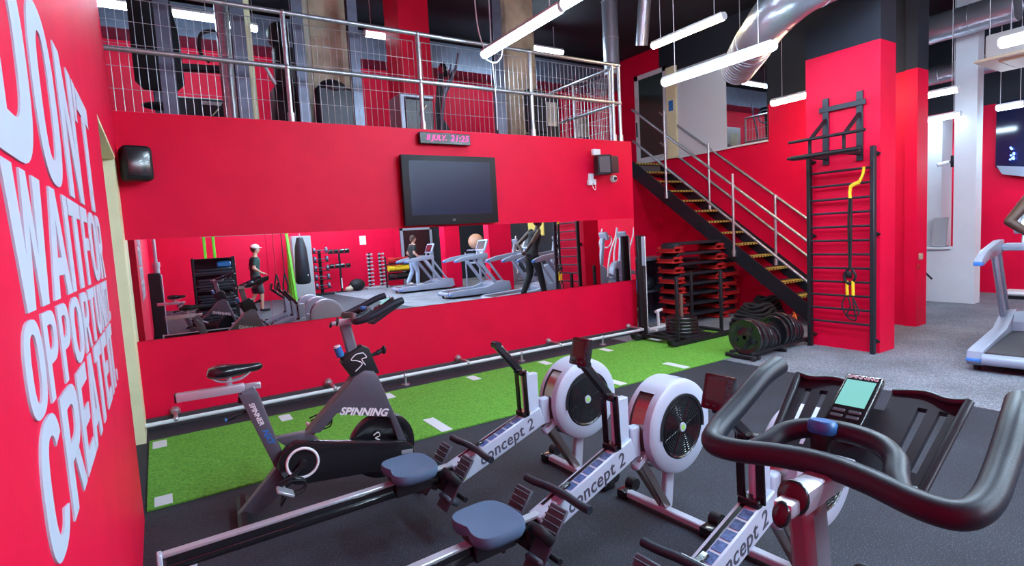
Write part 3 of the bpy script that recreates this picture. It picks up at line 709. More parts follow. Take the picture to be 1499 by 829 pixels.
spin_bike((.15, .425, 0), math.radians(5), 'spin bike in the foreground seen over its dark handlebar and lit console', .04)

# ---------------------------------------------------------------- rowing machine
def rower(loc, rz, label, arm=0, mon=True, tilt=0, stick=1.0):
    t = thing('rowing_machine', label, 'rowing machine', loc, rz, 'rowing machines side by side')
    # monorail
    r = MB().bb((0, -.022, .315), (1.45, .022, .330), .003).build('monorail', 'chrome', t)
    MB().bb((.01, -.018, .245), (1.45, .018, .315), .003).bb((.01, -.030, .262), (1.45, .030, .282), .003).build('rail_beam', 'gloss', t)
    MB().bb((-.02, -.026, .24), (.0, .026, .335), .004).build('end_cap', 'letter', t)
    rl_ = MB().bar((.10, 0, .25), (.06, 0, .04), .05, .03, .006, up=(0, 1, 0)).bar((.05, -.18, .03), (.05, .18, .03), .04, .035, .008).build('rear_leg', 'rowwhite', t)
    # seat
    b = bmesh.new(); out = []
    N_ = 40
    for k in range(N_):
        a = 2*PI*k/N_; c, s_ = math.cos(a), math.sin(a)
        x = .132*math.copysign(abs(c)**.55, c); y = .152*math.copysign(abs(s_)**.55, s_)
        if c < 0: x *= 1-.16*math.exp(-(y/.05)**2)
        else: x *= 1-.10*(abs(y)/.15)**2
        out.append((x, y))
    rings = []
    for sc_, z in ((.80, -.045), (.94, -.040), (1.0, -.02), (1.0, .0), (.97, .012), (.80, .010), (.45, .002)):
        rings.append([b.verts.new((x*sc_, y*sc_, z)) for x, y in out])
    for A, B_ in zip(rings, rings[1:]):
        for k in range(N_): b.faces.new((A[k], A[(k+1) % N_], B_[(k+1) % N_], B_[k]))
    b.faces.new(list(reversed(rings[0]))); b.faces.new(rings[-1])
    s0 = 1.14
    MB()._add(b, Matrix.Translation((s0, 0, .385))).build('seat', 'seatgrey', t, 60)
    MB().bb((s0-.11, -.05, .325), (s0+.11, .05, .362), .006).bb((s0-.10, -.045, .25), (s0+.10, -.028, .345), .004).bb((s0-.10, .028, .25), (s0+.10, .045, .345), .004).build('seat_carriage', 'black', t)
    # box frame (slopes up to the flywheel)
    A, B_ = V((1.40, 0, .265)), V((2.02, 0, .475)); ax = (B_-A).normalized(); nn = V((-ax.z, 0, ax.x))
    ang = -math.atan2(ax.z, ax.x)
    MB().bar(A, B_, .088, .12, .006, up=(0, 1, 0)).build('chain_box', 'rowwhite', t) if False else None
    def onbox(s, n_, y=0): return A + ax*s + nn*n_ + V((0, y, 0))
    L_ = (B_-A).length
    bx = MB().box((A+B_)/2, (L_, .092, .118), (0, ang, 0), .007).build('chain_box', 'rowwhite', t)
    # top: black chain slot and label row
    MB().box(onbox(.36, .0605, .018), (.58, .018, .004), (0, ang, 0), .001).build('chain_slot', 'gloss', bx)
    for k in range(6):
        MB().box(onbox(.17+.062*k, .0605, -.018), (.048, .044, .002), (0, ang, 0)).build('instruction_label', 'bluelabel' if k else 'bluelabel', bx, 0)
    MB().lathe(onbox(.57, .0605, -.016), nn, [(0, 0), (.026, 0), (.026, .0015), (0, .0016)], 20).build('round_label', 'orangelabel', bx, 0)
    MB().box(onbox(.02, -.01, -.047), (.05, .001, .07), (0, ang, 0)).build('lime_label', 'lime', bx, 0)
    for s_ in (-1, 1):
        MB().mesh(text_mesh('concept 2', .098, .0006, .0012, .25, 1.05), facing(onbox(.36, -.006, s_*.0465), tuple(ax*-s_), tuple(nn))).build('lettering', 'darktext', bx, 0)
    # handle resting on the box
    hx, hz = 1.515, .385
    hd = MB().tube([(hx+.005, -.225, hz-.002), (hx+.004, -.15, hz), (hx+.012, -.06, hz+.004), (hx+.012, .06, hz+.004), (hx+.004, .15, hz), (hx+.005, .225, hz-.002)], .019, 14).build('handle', 'grip', t, 60)
    MB().box((hx+.014, 0, hz+.006), (.035, .13, .03), None, .008).bar((hx+.02, 0, hz+.004), (hx+.09, 0, hz+.018), .03, .016, .004).build('handle_yoke', 'gloss', hd)
    # foot plates
    for s_ in (-1, 1):
        fb = MB()
        fb.box((1.345, s_*.125, .275), (.015, .115, .30), (0, math.radians(38), 0), .006)
        fb.box((1.30, s_*.125, .195), (.09, .105, .03), (0, math.radians(38), 0), .01)
        for k in range(4): fb.box((1.36+.018*k, s_*.125, .315+.022*k), (.022, .10, .008), (0, math.radians(38), 0), .003)
        fp = fb.build('footplate', 'foot', t)
        MB().tube([(1.335, s_*.185, .29), (1.30, s_*.17, .335), (1.285, s_*.125, .35), (1.30, s_*.08, .335), (1.335, s_*.065, .29)], .011, 8, sc=(1, 2.2)).build('foot_strap', 'black', fp, 60)
    MB().cyl((1.36, -.20, .20), (1.36, .20, .20), .014).bb((1.30, -.06, .20), (1.42, .06, .30), .01).build('footrest_bracket', 'black', t)
    # upright and monitor arm
    MB().bar((1.925, -.018, .47), (1.915, -.018, .76), .055, .012, .003, up=(0, 1, 0)).bar((1.965, 0, .43), (1.965, 0, .74), .09, .045, .004, up=(0, 1, 0)).build('bracket', 'rowwhite', t)
    m_ = MB()
    for y in (-.042, .042): m_.bar((1.905, y, .50), (1.895, y, .775), .035, .012, .003, up=(1, 0, 0))
    m_.bb((1.875, -.045, .485), (1.925, .045, .52), .005).bb((1.872, -.045, .745), (1.918, .045, .78), .008)
    if arm == 0: tip = V((1.735, 0, .955))
    else: tip = V((1.72, 0, .915))
    m_.bar((1.895, 0, .765), tip, .045, .035, .008, up=(0, 1, 0)).cyl(tip+V((0, -.028, 0)), tip+V((0, .028, 0)), .022)
    m_.build('monitor_arm', 'gloss', t, 40)
    if mon:
        c = tip + V((-.015, 0, .065)); Xm = facing(c, (0, -1, 0), (.28, 0, 1))
        pm = MB().box((0, 0, 0), (.120, .132, .032), None, .010, 2).build('monitor', 'gloss', t, 50, X=Xm)
        MB().bb((-.042, -.028, .016), (.034, .052, .0170)).build('display', 'lcddark', pm, 0)
        bt = MB()
        for k in range(5): bt.box((.048, .045-.018*k, .016), (.012, .010, .004), None, .002)
        for k in range(3): bt.box((-.03+.03*k, -.048, .016), (.02, .010, .004), None, .002)
        bt.build('button', 'foot', pm)
    # flywheel housing
    cx, cz, R = 2.345, .515, .258
    hs = MB()
    hs.lathe((cx, -.095, cz), (0, 1, 0), [(.165, .0), (.235, .0), (.254, .012), (R, .03), (R, .05)], 56)
    hs.lathe((cx, .02, cz), (0, 1, 0), [(R, .03), (R+.002, .04), (R, .06), (.245, .072), (.20, .078), (0, .078)], 56)
    # light shell over the top of the drum
    hs.lathe((cx, -.05, cz), (0, 1, 0), [(R+.002, 0), (R+.002, .11)], 30, arc=(math.radians(52), math.radians(215)))
    hs.box((cx-.285, 0, cz-.03), (.07, .05, .17), None, .01).box((cx-.25, -.02, cz-.13), (.14, .05, .04), (0, -.5, 0), .01)
    hs.build('flywheel_housing', 'rowwhite', t, 40)
    MB().lathe((cx, -.05, cz), (0, 1, 0), [(R-.008, 0), (R-.008, .11)], 56).build('perforated_cage', 'bronze', t, 50)
    cg = MB()
    cg.lathe((cx, -.092, cz), (0, -1, 0), [(.178, -.02), (.178, .0), (.165, .008), (.160, .002), (.150, .0), (0, .0)], 48)
    for rr in [.04+.0135*k for k in range(9)]: cg.torus((cx, -.0935, cz), (0, 1, 0), rr, .0028, 40, 6)
    for k in range(8):
        a = 2*PI*k/8+.3; cg.cyl((cx+.03*math.cos(a), -.0945, cz+.03*math.sin(a)), (cx+.155*math.cos(a), -.0945, cz+.155*math.sin(a)), .0028, n=6)
    cg.lathe((cx, -.088, cz), (0, -1, 0), [(.165, 0), (.182, .0), (.182, .016), (.168, .016), (.162, .004)], 48, arc=(math.radians(-10), math.radians(190)))
    vg = cg.build('vent_grille', 'gloss', t, 50)
    MB().lathe((cx, -.096, cz), (0, -1, 0), [(.026, 0), (.024, .006), (0, .006)], 24).build('hub_cap', 'rowwhite', vg, 50)
    MB().lathe((cx, -.1025, cz), (0, -1, 0), [(.016, 0), (0, .0005)], 20).build('hub_sticker', 'lime', vg, 50)
    # front legs
    for s_ in (-1, 1):
        MB().bar((2.07, s_*.035, .40), (2.30, s_*.02, .05), .045, .012, .003, up=(0, 1, 0)).build('front_leg', 'bronze', t)
    MB().bar((2.34, 0, .28), (2.31, 0, .04), .07, .035, .006, up=(0, 1, 0)).build('rear_strut', 'rowwhite', t)
    MB().bar((2.29, -.27, .035), (2.29, .27, .035), .05, .035, .006).build('front_foot', 'rowwhite', t)
    for s_ in (-1, 1):
        MB().bb((2.25, s_*.285-.035, .0), (2.345, s_*.285+.035, .055), .012, 2).build('foot_cap', 'gloss', t)
        MB().cyl((2.355, s_*.285-.028, .065), (2.355, s_*.285+.028, .065), .036).build('transport_wheel', 'black', t)
    return t
rower((-.10, 2.73, 0), math.radians(1.6), 'rowing machine nearest the spin bike and turf, without a screen', 0, False)
rower((-.05, 1.93, 0), math.radians(3.5), 'middle rowing machine of the three, its seat nearest the camera', 0, True)
rower((-.02, 1.17, 0), math.radians(3.5), 'rowing machine nearest the camera, partly hidden under the foreground handlebar', 1, True)
# ---------------------------------------------------------------- wall bars with pull-up frame
wbars = thing('wall_bars', 'dark steel wall bars ladder mounted on the red column', 'wall bars', (6.80, 3.42, 0))
for y in (-.36, .36):
    MB().bb((-.035, y-.022, 0), (.035, y+.022, 2.36), .006).build('upright', 'stringer' if y < 0 else 'black', wbars)
    for z in (.12, 1.35, 2.25): MB().bb((.03, y-.015, z), (.085, y+.015, z+.05)).cyl((.06, y-.02, z+.025), (.06, y-.045, z+.025), .014).build('wall_bracket', 'black', wbars)
for k in range(12):
    MB().cyl((0, -.345, .335+.163*k), (0, .345, .335+.163*k), .0135, n=10).build('rung', 'stringer', wbars, 50)
pu = thing('pull_up_frame', 'black steel pull-up and dip frame bolted above the wall bars', 'pull-up bar', (6.87, 3.42, 2.2))
for y in (-.19, .19):
    MB().bb((-.02, y-.035, .02), (.0, y+.035, .80), .003).build('mounting_plate', 'stringer', pu)
    MB().bar((-.02, y, .55), (-.36, y, .30), .035, .035, .004).bar((-.02, y, .10), (-.42, y, .10), .035, .035, .004).bar((-.36, y, .10), (-.36, y, .30), .03, .03, .004).build('support_arm', 'black', pu)
MB().bb((-.03, -.26, .64), (-.018, .26, .70), .003).build('cross_plate', 'stringer', pu)
for x, z in ((-.34, .315), (-.43, .30), (-.40, .125), (-.46, .11)):
    MB().cyl((x, -.40, z), (x, .40, z), .017).build('grip_bar', 'black', pu, 50)
MB().bb((-.46, -.37, .085), (-.36, .37, .10), .003).build('shelf_plate', 'stringer', pu)
tx = thing('suspension_trainer', 'yellow and black suspension trainer hanging on the wall bars', 'straps', (6.76, 3.24, 0))
ys = MB(); ys.tube([(0, -.10, 2.14), (0, -.09, 2.06), (-.02, -.06, 1.97)], .014, 8, sc=(1, 1.6)).tube([(-.02, -.06, 1.97), (-.02, .0, 1.95), (-.02, .03, 1.93)], .014, 8, sc=(1, 1.6)).tube([(-.02, .03, 1.94), (-.02, .04, 1.86), (-.02, .035, 1.80)], .016, 8, sc=(1, 1.6)); ys.build('anchor_strap', 'yellow', tx, 60)
MB().tube([(-.02, .045, 1.80), (-.03, .05, 1.5), (-.03, .04, .98)], .010, 8, sc=(1, 1.6)).tube([(-.02, .025, 1.80), (-.03, .02, 1.5), (-.03, .03, .98)], .010, 8, sc=(1, 1.6)).build('main_strap', 'blackcloth', tx, 60)
MB().tube([(-.03, .04, 1.0), (-.04, .09, .92), (-.05, .07, .84), (-.04, .02, .82), (-.04, -.03, .90), (-.03, .01, .98)], .016, 8).box((-.04, .04, .92), (.04, .06, .08), None, .01).build('buckle', 'black', tx, 60)
for y in (.065, .0): MB().cyl((-.04, y, .85), (-.04, y-.005, .68), .017).build('handle', 'yellow', tx)
MB().tube([(-.04, .07, .68), (-.05, .115, .56), (-.05, .05, .42), (-.05, -.04, .40), (-.05, -.02, .52), (-.04, .0, .68)], .009, 8).tube([(-.04, .06, .68), (-.05, .02, .55), (-.05, .06, .45), (-.05, -.07, .47), (-.04, .0, .66)], .009, 8).build('foot_loop', 'blackcloth', tx, 60)
sw = thing('light_switch', 'small beige socket box on the narrow red column', 'switch', (8.94, 3.415, .98))
MB().box((0, 0, 0), (.11, .02, .09), None, .006).box((-.02, -.012, 0), (.03, .012, .03), None, .004).build('plate', 'beige', sw)
sw = thing('light_switch', 'small red call point below the socket box on the column', 'switch', (8.86, 3.415, .84))
MB().box((0, 0, 0), (.06, .02, .08), None, .006).cyl((0, -.01, 0), (0, -.02, 0), .018).build('plate', 'redstep', sw)

# ---------------------------------------------------------------- sled with plates
sd = thing('weight_sled', 'black push sled with four uprights standing on the turf', 'weight sled', (6.15, 5.25, .012))
for y in (-.33, .33):
    MB().prism([(-.66, .10), (-.62, .02), (-.55, 0), (.62, 0), (.66, .06), (.62, .06), (-.55, .055), (-.60, .10)], y-.04, y+.04, bev=.006).build('runner', 'black', sd)
for x, y, h in ((-.47, .24, 1.05), (-.47, -.33, .92), (.50, -.28, .92), (.62, .33, .88)):
    MB().bar((x, y, .05), (x, y, h), .042, .042, .005).build('upright', 'black', sd)
MB().bb((-.25, -.30, .05), (.25, .30, .075), .004).bb((-.5, -.05, .05), (.5, .05, .07), .004).bb((-.5, -.30, .05), (-.42, .30, .09), .004).bb((.45, -.30, .05), (.52, .30, .09), .004).build('deck', 'black', sd)
MB().cyl((0, 0, .07), (0, 0, .62), .024).build('weight_peg', 'rust', sd)
def plate_mb(r, w):
    return MB().lathe((0, 0, -w/2), (0, 0, 1), [(.026, 0), (.075, 0), (.085, w*.12), (r*.78, w*.12), (r*.84, 0), (r*.97, 0), (r, w*.2), (r, w*.8), (r*.97, w), (r*.84, w), (r*.78, w*.88), (.085, w*.88), (.075, w), (.026, w), (.026, 0)], 40)
p0 = None
for k, r in enumerate((.225, .225, .225, .225, .21)):
    z = .012+.075+.0225+.047*k
    if p0 is None:
        p0 = plate_mb(.225, .044).build('weight_plate', 'gloss', None, 40)
        o = p0
    else:
        o = p0.copy(); COL.objects.link(o)
    o.location = (6.15, 5.25, z); o.scale = (r/.225, r/.225, 1)
    tag(o, 'black rubber weight plate stacked flat on the sled, %s of the pile' % ('bottom one', 'second from the bottom', 'middle one', 'second from the top', 'top one')[k], 'weight plate', 'weight plates on the sled')
# plate rack
pk = thing('plate_rack', 'low black toaster rack holding weight plates on the grey floor', 'plate rack', (6.30, 3.97, .004), math.radians(2))
for y in (-.13, .13): MB().bb((-.68, y-.02, .05), (.68, y+.02, .085), .005).build('side_rail', 'black', pk)
for x in (-.68, -.05, .66):
    MB().bar((x, -.20, .03), (x, .20, .03), .04, .05, .01).build('cross_foot', 'black', pk)
for x in (-.72, -.6): MB().cyl((x, -.16, .03), (x, -.19, .03), .025).build('end_disc', 'gloss', pk)
xs_ = [(-.58, .215, .05), (-.51, .215, .045), (-.44, .20, .045), (-.37, .195, .045), (-.30, .185, .04), (-.235, .17, .04), (-.17, .155, .04), (-.10, .155, .04), (.0, .20, .05), (.08, .21, .05), (.16, .21, .05), (.26, .19, .045), (.34, .18, .045), (.42, .16, .04)]
words_ = ('first', 'second', 'third', 'fourth', 'fifth', 'sixth', 'seventh', 'eighth', 'ninth', 'tenth', 'eleventh', 'twelfth', 'thirteenth', 'fourteenth')
for k, (x, r, w) in enumerate(xs_):
    o = plate_mb(r, w).build('weight_plate', 'gloss' if k % 2 == 0 else 'black', None, 40)
    pos = pk.location + Euler((0, 0, pk.rotation_euler.z)).to_matrix() @ V((x, 0, .058+r*math.sqrt(max(.0, 1-(.11/r)**2))+.0))
    o.location = pos; o.rotation_euler = (0, PI/2, pk.rotation_euler.z)
    tag(o, 'black weight plate standing in the low rack, %s from its left end' % words_[k], 'weight plate', 'weight plates in the low rack')
    if k == 0:
        for j in range(5):
            a = 2*PI*j/5; MB().lathe((.125*math.cos(a), .125*math.sin(a), -.030), (0, 0, 1), [(0, 0), (.026, 0), (.028, .012), (0, .012)], 16).build('grip_hole', 'stringer', o, 50)

# padded board and small stand beside the mirror end
pb = thing('leaning_board', 'tall narrow black board with a pale edge at the mirror end', 'board', (6.03, 5.86, .012))
MB().bb((-.10, -.03, 0), (.03, .02, 1.47), .006).build('board', 'black', pb)
MB().bb((.031, -.035, 0), (.055, .02, 1.45), .004).build('edge_strip', 'whitetext', pb)
MB().bb((-.035, -.036, 1.02), (.03, -.031, 1.45), .002).build('pale_pad', 'tmgrey', pb)
hb = thing('floor_stand', 'small white metal stand on the floor under the stair head', 'stand', (6.55, 6.05, 0), .15)
MB().bb((-.30, -.03, 0), (.30, .03, .035), .006).bb((-.28, -.14, 0), (-.22, .14, .03), .005).bb((.22, -.14, 0), (.28, .14, .03), .005).build('base', 'whitetext', hb)
MB().bar((0, 0, .03), (-.02, 0, .26), .035, .035, .004).build('post', 'whitetext', hb)
MB().cyl((-.07, 0, .27), (.09, 0, .285), .024).build('crossbar', 'whitetext', hb)
# open cabinet with kit under the landing
cb = thing('storage_cabinet', 'open dark storage cabinet under the stair landing', 'cabinet', (6.95, 6.75, 0))
MB().bb((-.62, -.25, 0), (-.57, .25, 1.08)).bb((.47, -.25, 0), (.52, .25, 1.08)).bb((-.62, -.25, 1.04), (.52, .25, 1.08)).bb((-.57, .22, 0), (.47, .25, 1.04)).bb((-.57, -.25, .0), (.47, .22, .05)).bb((-.57, -.2, .5), (.47, .22, .52)).build('carcass', 'bluesteel', cb)
for k, (x, z, r, m_, l) in enumerate(((-.25, .62, .10, 'blue', 'blue kit roll in the upper half of the dark cabinet'), (.1, .63, .11, 'tray', 'dark kit bag in the upper half of the cabinet'), (-.1, .19, .13, 'gloss', 'black kit bag low in the dark cabinet'))):
    b = MB().sphere((0, 0, 0), r, (1.5, .9, 1), 16); b.tube([(-.05, 0, r), (0, 0, r+.04), (.05, 0, r)], .008, 6)
    o = b.build('kit_bag', m_, None, 60); o.location = (6.95+x, 6.72, z); tag(o, l, 'bag')
# aerobic steps
def aero(name='aerobic_step'):
    t = thing(name, '', 'aerobic step', (0, 0, 0))
    MB().prism([(-.52, .0), (-.47, .075), (-.45, .09), (.45, .09), (.47, .075), (.52, 0), (.46, 0), (.42, .05), (-.42, .05), (-.46, 0)], -.19, .19, bev=.008).build('platform', 'stringer', t)
    for s in (-1, 1):
        MB().prism([(s*.47-.10, -.0), (s*.47-.07, .035), (s*.47+.07, .035), (s*.47+.10, 0)], -.20, -.17).prism([(s*.47-.10, -.0), (s*.47-.07, .035), (s*.47+.07, .035), (s*.47+.10, 0)], .17, .20).bb((s*.47-.10, -.17, -.05), (s*.47-.06, .17, .0)).bb((s*.47+.04, -.17, -.05), (s*.47+.10, .17, .0)).bb((s*.47-.12, -.205, -.07), (s*.47+.12, .205, -.045), .01).build('foot', 'redstep', t)
    return t
first = aero(); n = 0
wd = ('bottom', 'second', 'third', 'fourth', 'fifth', 'sixth', 'seventh', 'top')
for k in range(8):
    o = first if k == 0 else copy_tree(first)
    o.location = (7.49 + (.03 if k % 2 else 0) - .012*k, 6.1+.01*(k % 3), .075+.165*k); o.rotation_euler = (0, 0, math.radians((-6, -4, -5, -7, -3, -5, -6, -4)[k]))
    o['label'] = 'black and red aerobic step, %s of the tall left stack under the stairs' % wd[k]; o['group'] = 'aerobic steps under the stairs'
for k in range(6):
    o = copy_tree(first); o.location = (7.50+.02*(k % 2), 5.45, .075+.165*k) if False else (8.46, 6.62+.02*(k % 2), .075+.165*k); o.rotation_euler = (0, 0, math.radians(80+3*(k % 3)))
    o['label'] = 'black and red aerobic step, %s of the right stack beneath the stairs' % wd[k]; o['group'] = 'aerobic steps under the stairs'
# coiled battle ropes and orange hurdle
for k, (x, y, s_, l) in enumerate(((7.62, 5.05, 1.0, 'dark coiled battle rope heaped in front of the aerobic steps'), (8.48, 5.45, .8, 'dark coiled battle rope heaped beneath the stairs'))):
    b = MB(); pts = []
    for j in range(90):
        a = j*.42; r_ = (.34-.0022*j+.03*math.sin(j*1.3))*s_
        pts.append((x+r_*1.25*math.cos(a), y+r_*math.sin(a), .03+.0032*j+.02*math.sin(j*.9)+.02))
    b.tube(pts, .026, 8, 2)
    tag(b.build('battle_rope', 'blackcloth', None, 70), l, 'rope')
oh = thing('agility_hurdle', 'orange tubular hurdles lying under the foot of the stairs', 'hurdle', (7.72, 4.52, .004), .6)
MB().tube([(-.25, -.02, .02), (-.25, 0, .20), (.25, 0, .20), (.25, -.02, .02)], .012, 8, 3).tube([(-.25, -.02, .02), (.25, -.02, .02)], .012, 8, 1).tube([(-.1, .15, .02), (-.12, .12, .16), (.3, .1, .12), (.32, .12, .02)], .012, 8, 3).tube([(-.15, 0, .20), (-.05, .1, .05), (.1, 0, .20)], .01, 8, 1).build('tube_frame', 'orange', oh, 60)

# ---------------------------------------------------------------- treadmill
def treadmill(loc, rz, label):
    t = thing('treadmill', label, 'treadmill', loc, rz, 'treadmills in a row')
    for s in (-1, 1):
        P = [(0, .10), (.03, .20), (.12, .215), (1.20, .255), (1.55, .36), (1.75, .40), (2.0, .36), (2.05, .12), (1.9, .06), (.06, .06)]
        MB().prism(P, s*.36-.065, s*.36+.065, bev=.02).build('side_rail', 'tmgrey', t, 40)
        MB().bb((-.005, s*.36-.066, .10), (.12, s*.36+.066, .135), .01).build('end_trim', 'tmblue', t)
    MB().bb((.05, -.30, .12), (1.55, .30, .195), .03, 3).build('running_belt', 'belt', t, 40)
    MB().cyl((.03, -.30, .13), (.03, .30, .13), .055).build('rear_roller', 'tmgrey', t)
    MB().prism([(1.45, .08), (1.45, .30), (1.6, .40), (1.95, .36), (2.05, .20), (2.0, .08)], -.30, .30, bev=.03).build('motor_hood', 'tmgrey', t, 40)
    for x in (.15, 1.85):
        for s in (-1, 1): MB().cyl((x, s*.36, 0), (x, s*.36, .08), .03).build('levelling_foot', 'black', t)
    for s in (-1, 1):
        MB().bar((1.55, s*.385, .33), (.98, s*.385, 1.09), .10, .045, .015, up=(0, 1, 0)).build('upright', 'tmgrey', t, 40)
        MB().bar((1.78, s*.385, .36), (1.22, s*.385, 1.13), .06, .04, .012, up=(0, 1, 0)).build('rear_brace', 'tmgrey', t, 40)
        MB().prism([(.22, 1.05), (.26, 1.10), (.50, 1.17), (1.10, 1.24), (1.30, 1.24), (1.30, 1.10), (.95, 1.08), (.55, 1.06), (.32, 1.02)], s*.385-.035, s*.385+.035, bev=.018).build('handrail', 'tmgrey', t, 40)
        MB().bb((.215, s*.385-.037, 1.025), (.32, s*.385+.037, 1.07), .015, 2).build('rail_tip', 'tmblue', t, 40)
    MB().bb((1.15, -.36, 1.12), (1.35, .36, 1.20), .03, 2).build('console_shelf', 'tmgrey', t, 40)
    MB().bar((1.25, -.18, 1.18), (1.38, -.18, 1.50), .05, .05, .01).bar((1.25, .18, 1.18), (1.38, .18, 1.50), .05, .05, .01).build('console_stem', 'tmgrey', t, 40)
    c = MB().box((1.36, 0, 1.47), (.06, .56, .36), (0, math.radians(22), 0), .03, 3).build('console', 'tmgrey', t, 40)
    MB().box((1.328, 0, 1.475), (.01, .44, .26), (0, math.radians(22), 0), .004).build('display', 'gloss', c)
    return t
t0 = treadmill((6.68, 1.72, .004), math.radians(7), 'silver treadmill at the right edge carrying the person in a black vest')
nm = ('next to the one carrying the person in a vest', 'between the two red columns', 'carrying the person in pale jeans')
for k, y in enumerate((.20, -2.35, -6.1)):
    dup(t0, (6.80, y, .004), 0, 'silver treadmill in the mirror, ' + nm[k])

# ---------------------------------------------------------------- right background
hw = thing('counter_partition', 'white painted partition wall with an open counter hatch', 'partition', (11.6, 4.1, 0))
T = Matrix.Translation((-11.6, -4.1, 0))
MB(T).bb((11.5, 3.615, 0), (11.75, 3.92, CEIL)).bb((11.5, 3.92, 0), (11.75, 4.9, .93)).build('wall_panel', 'white', hw, 30)
MB(T).bb((11.42, 3.93, .93), (11.85, 4.55, .965), .004).build('counter_top', 'white', hw, 30)
hw['kind'] = 'structure'
ic = thing('column', 'white inner column behind the counter hatch', 'column', (11.9, 4.3, 0)); ic['kind'] = 'structure'
T = Matrix.Translation((-11.9, -4.3, 0))
MB(T).bb((11.86, 4.22, 0), (12.3, 4.62, 3.25), .004).build('shaft', 'white', ic, 30)
lp = thing('point_of_sale_screen', 'slanted grey screen standing on the white counter', 'screen', (11.64, 4.16, .966), 0)
MB().box((0, 0, .26), (.03, .22, .52), (0, math.radians(12), 0), .006).build('screen', 'greybox', lp)
MB().box((.03, 0, .01), (.14, .20, .02), None, .004).build('base', 'greybox', lp)
bc = thing('bullet_camera', 'white bullet security camera on a dark arm at the hatch', 'security camera', (11.6, 4.02, 2.42))
MB().cyl((-.10, .14, -.03), (-.02, -.0, .0), .035).build('barrel', 'white', bc)
MB().cyl((-.02, 0, 0), (.12, -.06, .02), .016).bb((.10, -.09, -.08), (.16, .02, .12), .006).build('arm', 'black', bc)
tg = thing('turnstile', 'grey turnstile post with a dark slanted arm beside the counter', 'turnstile', (10.6, 4.12, .004))
MB().bb((-.12, -.03, 0), (.12, .24, .98), .02, 2).build('housing', 'greybox', tg)
MB().bar((-.1, -.02, .78), (-.12, -.28, .50), .025, .025, .006).build('arm', 'black', tg)
MB().cyl((-.13, .0, .86), (-.118, .0, .86), .03).build('stop_light', 'redstep', tg)
for x, y, z, h, m_, l in ((12.0, 5.6, .0, 1.15, 'greybox', 'grey reception cabinet far behind the white counter'),):
    tag(MB().bb((-.3, -.3, 0), (.3, .3, h), .02).bb((-.31, -.31, h-.2), (-.3, .2, h-.05)).build('reception_cabinet', m_, None, 30, X=Matrix.Translation((x, y, z))), l, 'cabinet')
# shop letters on the far wall
sg = MB().mesh(text_mesh('sto', .42, .01, .01), facing((13.0, 5.55, 2.78), (0, -1, 0), (0, 0, 1))).build('shop_sign', 'neon', None, 0)
tag(sg, 'white glowing shop letters partly visible between the columns', 'sign')
# upper dark glazing with slanted sill on the far wall
gz = thing('window_2', 'dark upper window with a pale slanted sill on the far red wall', 'window', (13.15, 3.0, 0)); gz['kind'] = 'structure'
T = Matrix.Translation((-13.15, -3.0, 0))
MB(T).prism([(3.84, 3.5), (3.84, 2.35), (3.72, 2.2), (2.0, 1.75), (2.0, 3.5)], -13.16, -13.11, Matrix.Rotation(PI/2, 4, 'Z')).build('glazing', 'navy', gz, 0)
MB(T).prism([(3.80, 2.36), (3.72, 2.2), (2.0, 1.75), (2.0, 2.05)], -13.11, -13.03, Matrix.Rotation(PI/2, 4, 'Z')).build('sill', 'tmgrey', gz, 0)
bl = thing('blue_lamp_cluster', 'cluster of small blue lamps behind the far upper window', 'lamp', (13.05, 3.60, 2.55))
b = MB()
for k in range(9): b.sphere((0, random.uniform(-.04, .04), random.uniform(-.12, .12)), .018, n=8)
b.build('bulb', 'bluelamp', bl, 50); MB().cyl((0, 0, -.13), (0, 0, .13), .006).build('stem', 'black', bl)
wt = thing('bench_base', 'low white bench base against the far red wall', 'bench', (12.6, 3.2, .004))
MB().bb((-.25, -.35, .06), (.25, .35, .13), .03).build('top', 'whitetext', wt); MB().bb((-.2, -.3, 0), (.2, .3, .06)).build('plinth', 'black', wt)
ac = thing('air_conditioner', 'beige ceiling cassette air conditioner hanging on threaded rods', 'air conditioner', (9.75, 2.45, 3.5))
T = Matrix.Rotation(0, 4, 'Z')
MB().lathe((0, 0, 0), (0, 0, 1), [(0, .03), (.70, .03), (.72, 0.0), (.44, -.0), (.42, -.02)], 4).build('trim_panel', 'beige', ac, 20, X=Matrix.Rotation(PI/4, 4, 'Z'))
MB().bb((-.42, -.42, .03), (.42, .42, .34), .04, 2).build('body', 'greybox', ac)
MB().bb((-.30, -.30, -.02), (.30, .30, .001), .01).build('grille', 'beige', ac)
for x in (-.38, .38):
    for y in (-.38, .38): MB().cyl((x, y, .3), (x, y, CEIL-3.5), .006, n=8).build('hanger_rod', 'galv', ac)
# ---------------------------------------------------------------- lamps
def lamp(x, y, z, L=1.5, axis='y', m='tube', label='', wires=True, extra=0):
    t = thing('tube_lamp', label, 'ceiling light', (x, y, z), 0 if axis == 'y' else -PI/2, 'hanging fluorescent lamps')
    MB().bb((-.05, -L/2, 0), (.05, L/2, .035), .008).build('housing', 'whitetext', t)
    MB().cyl((0, -L/2+.01, -.025), (0, L/2-.01, -.025), .044, n=10).build('tube', m, t, 60)
    for s in (-1, 1): MB().cyl((0, s*L/2, -.015), (0, s*(L/2+.012), -.015), .05, n=12).build('end_cap', 'whitetext', t)
    if wires:
        for s in (-1, 1): MB().cyl((0, s*L*.38, .03), (0, s*L*.38, CEIL-z), .004, n=6).build('wire', 'whitetext', t)
    return t
lamp(3.52, 5.12, 3.78, 1.5, label='bright tube lamp hanging in front of the mezzanine railing')
lamp(3.50, 3.55, 3.78, 1.5, label='tube lamp continuing the row nearer the camera')
t = thing('lamp_cable', 'white looped cable at the end of the lamp before the mezzanine', 'cable', (3.52, 5.9, 3.8))
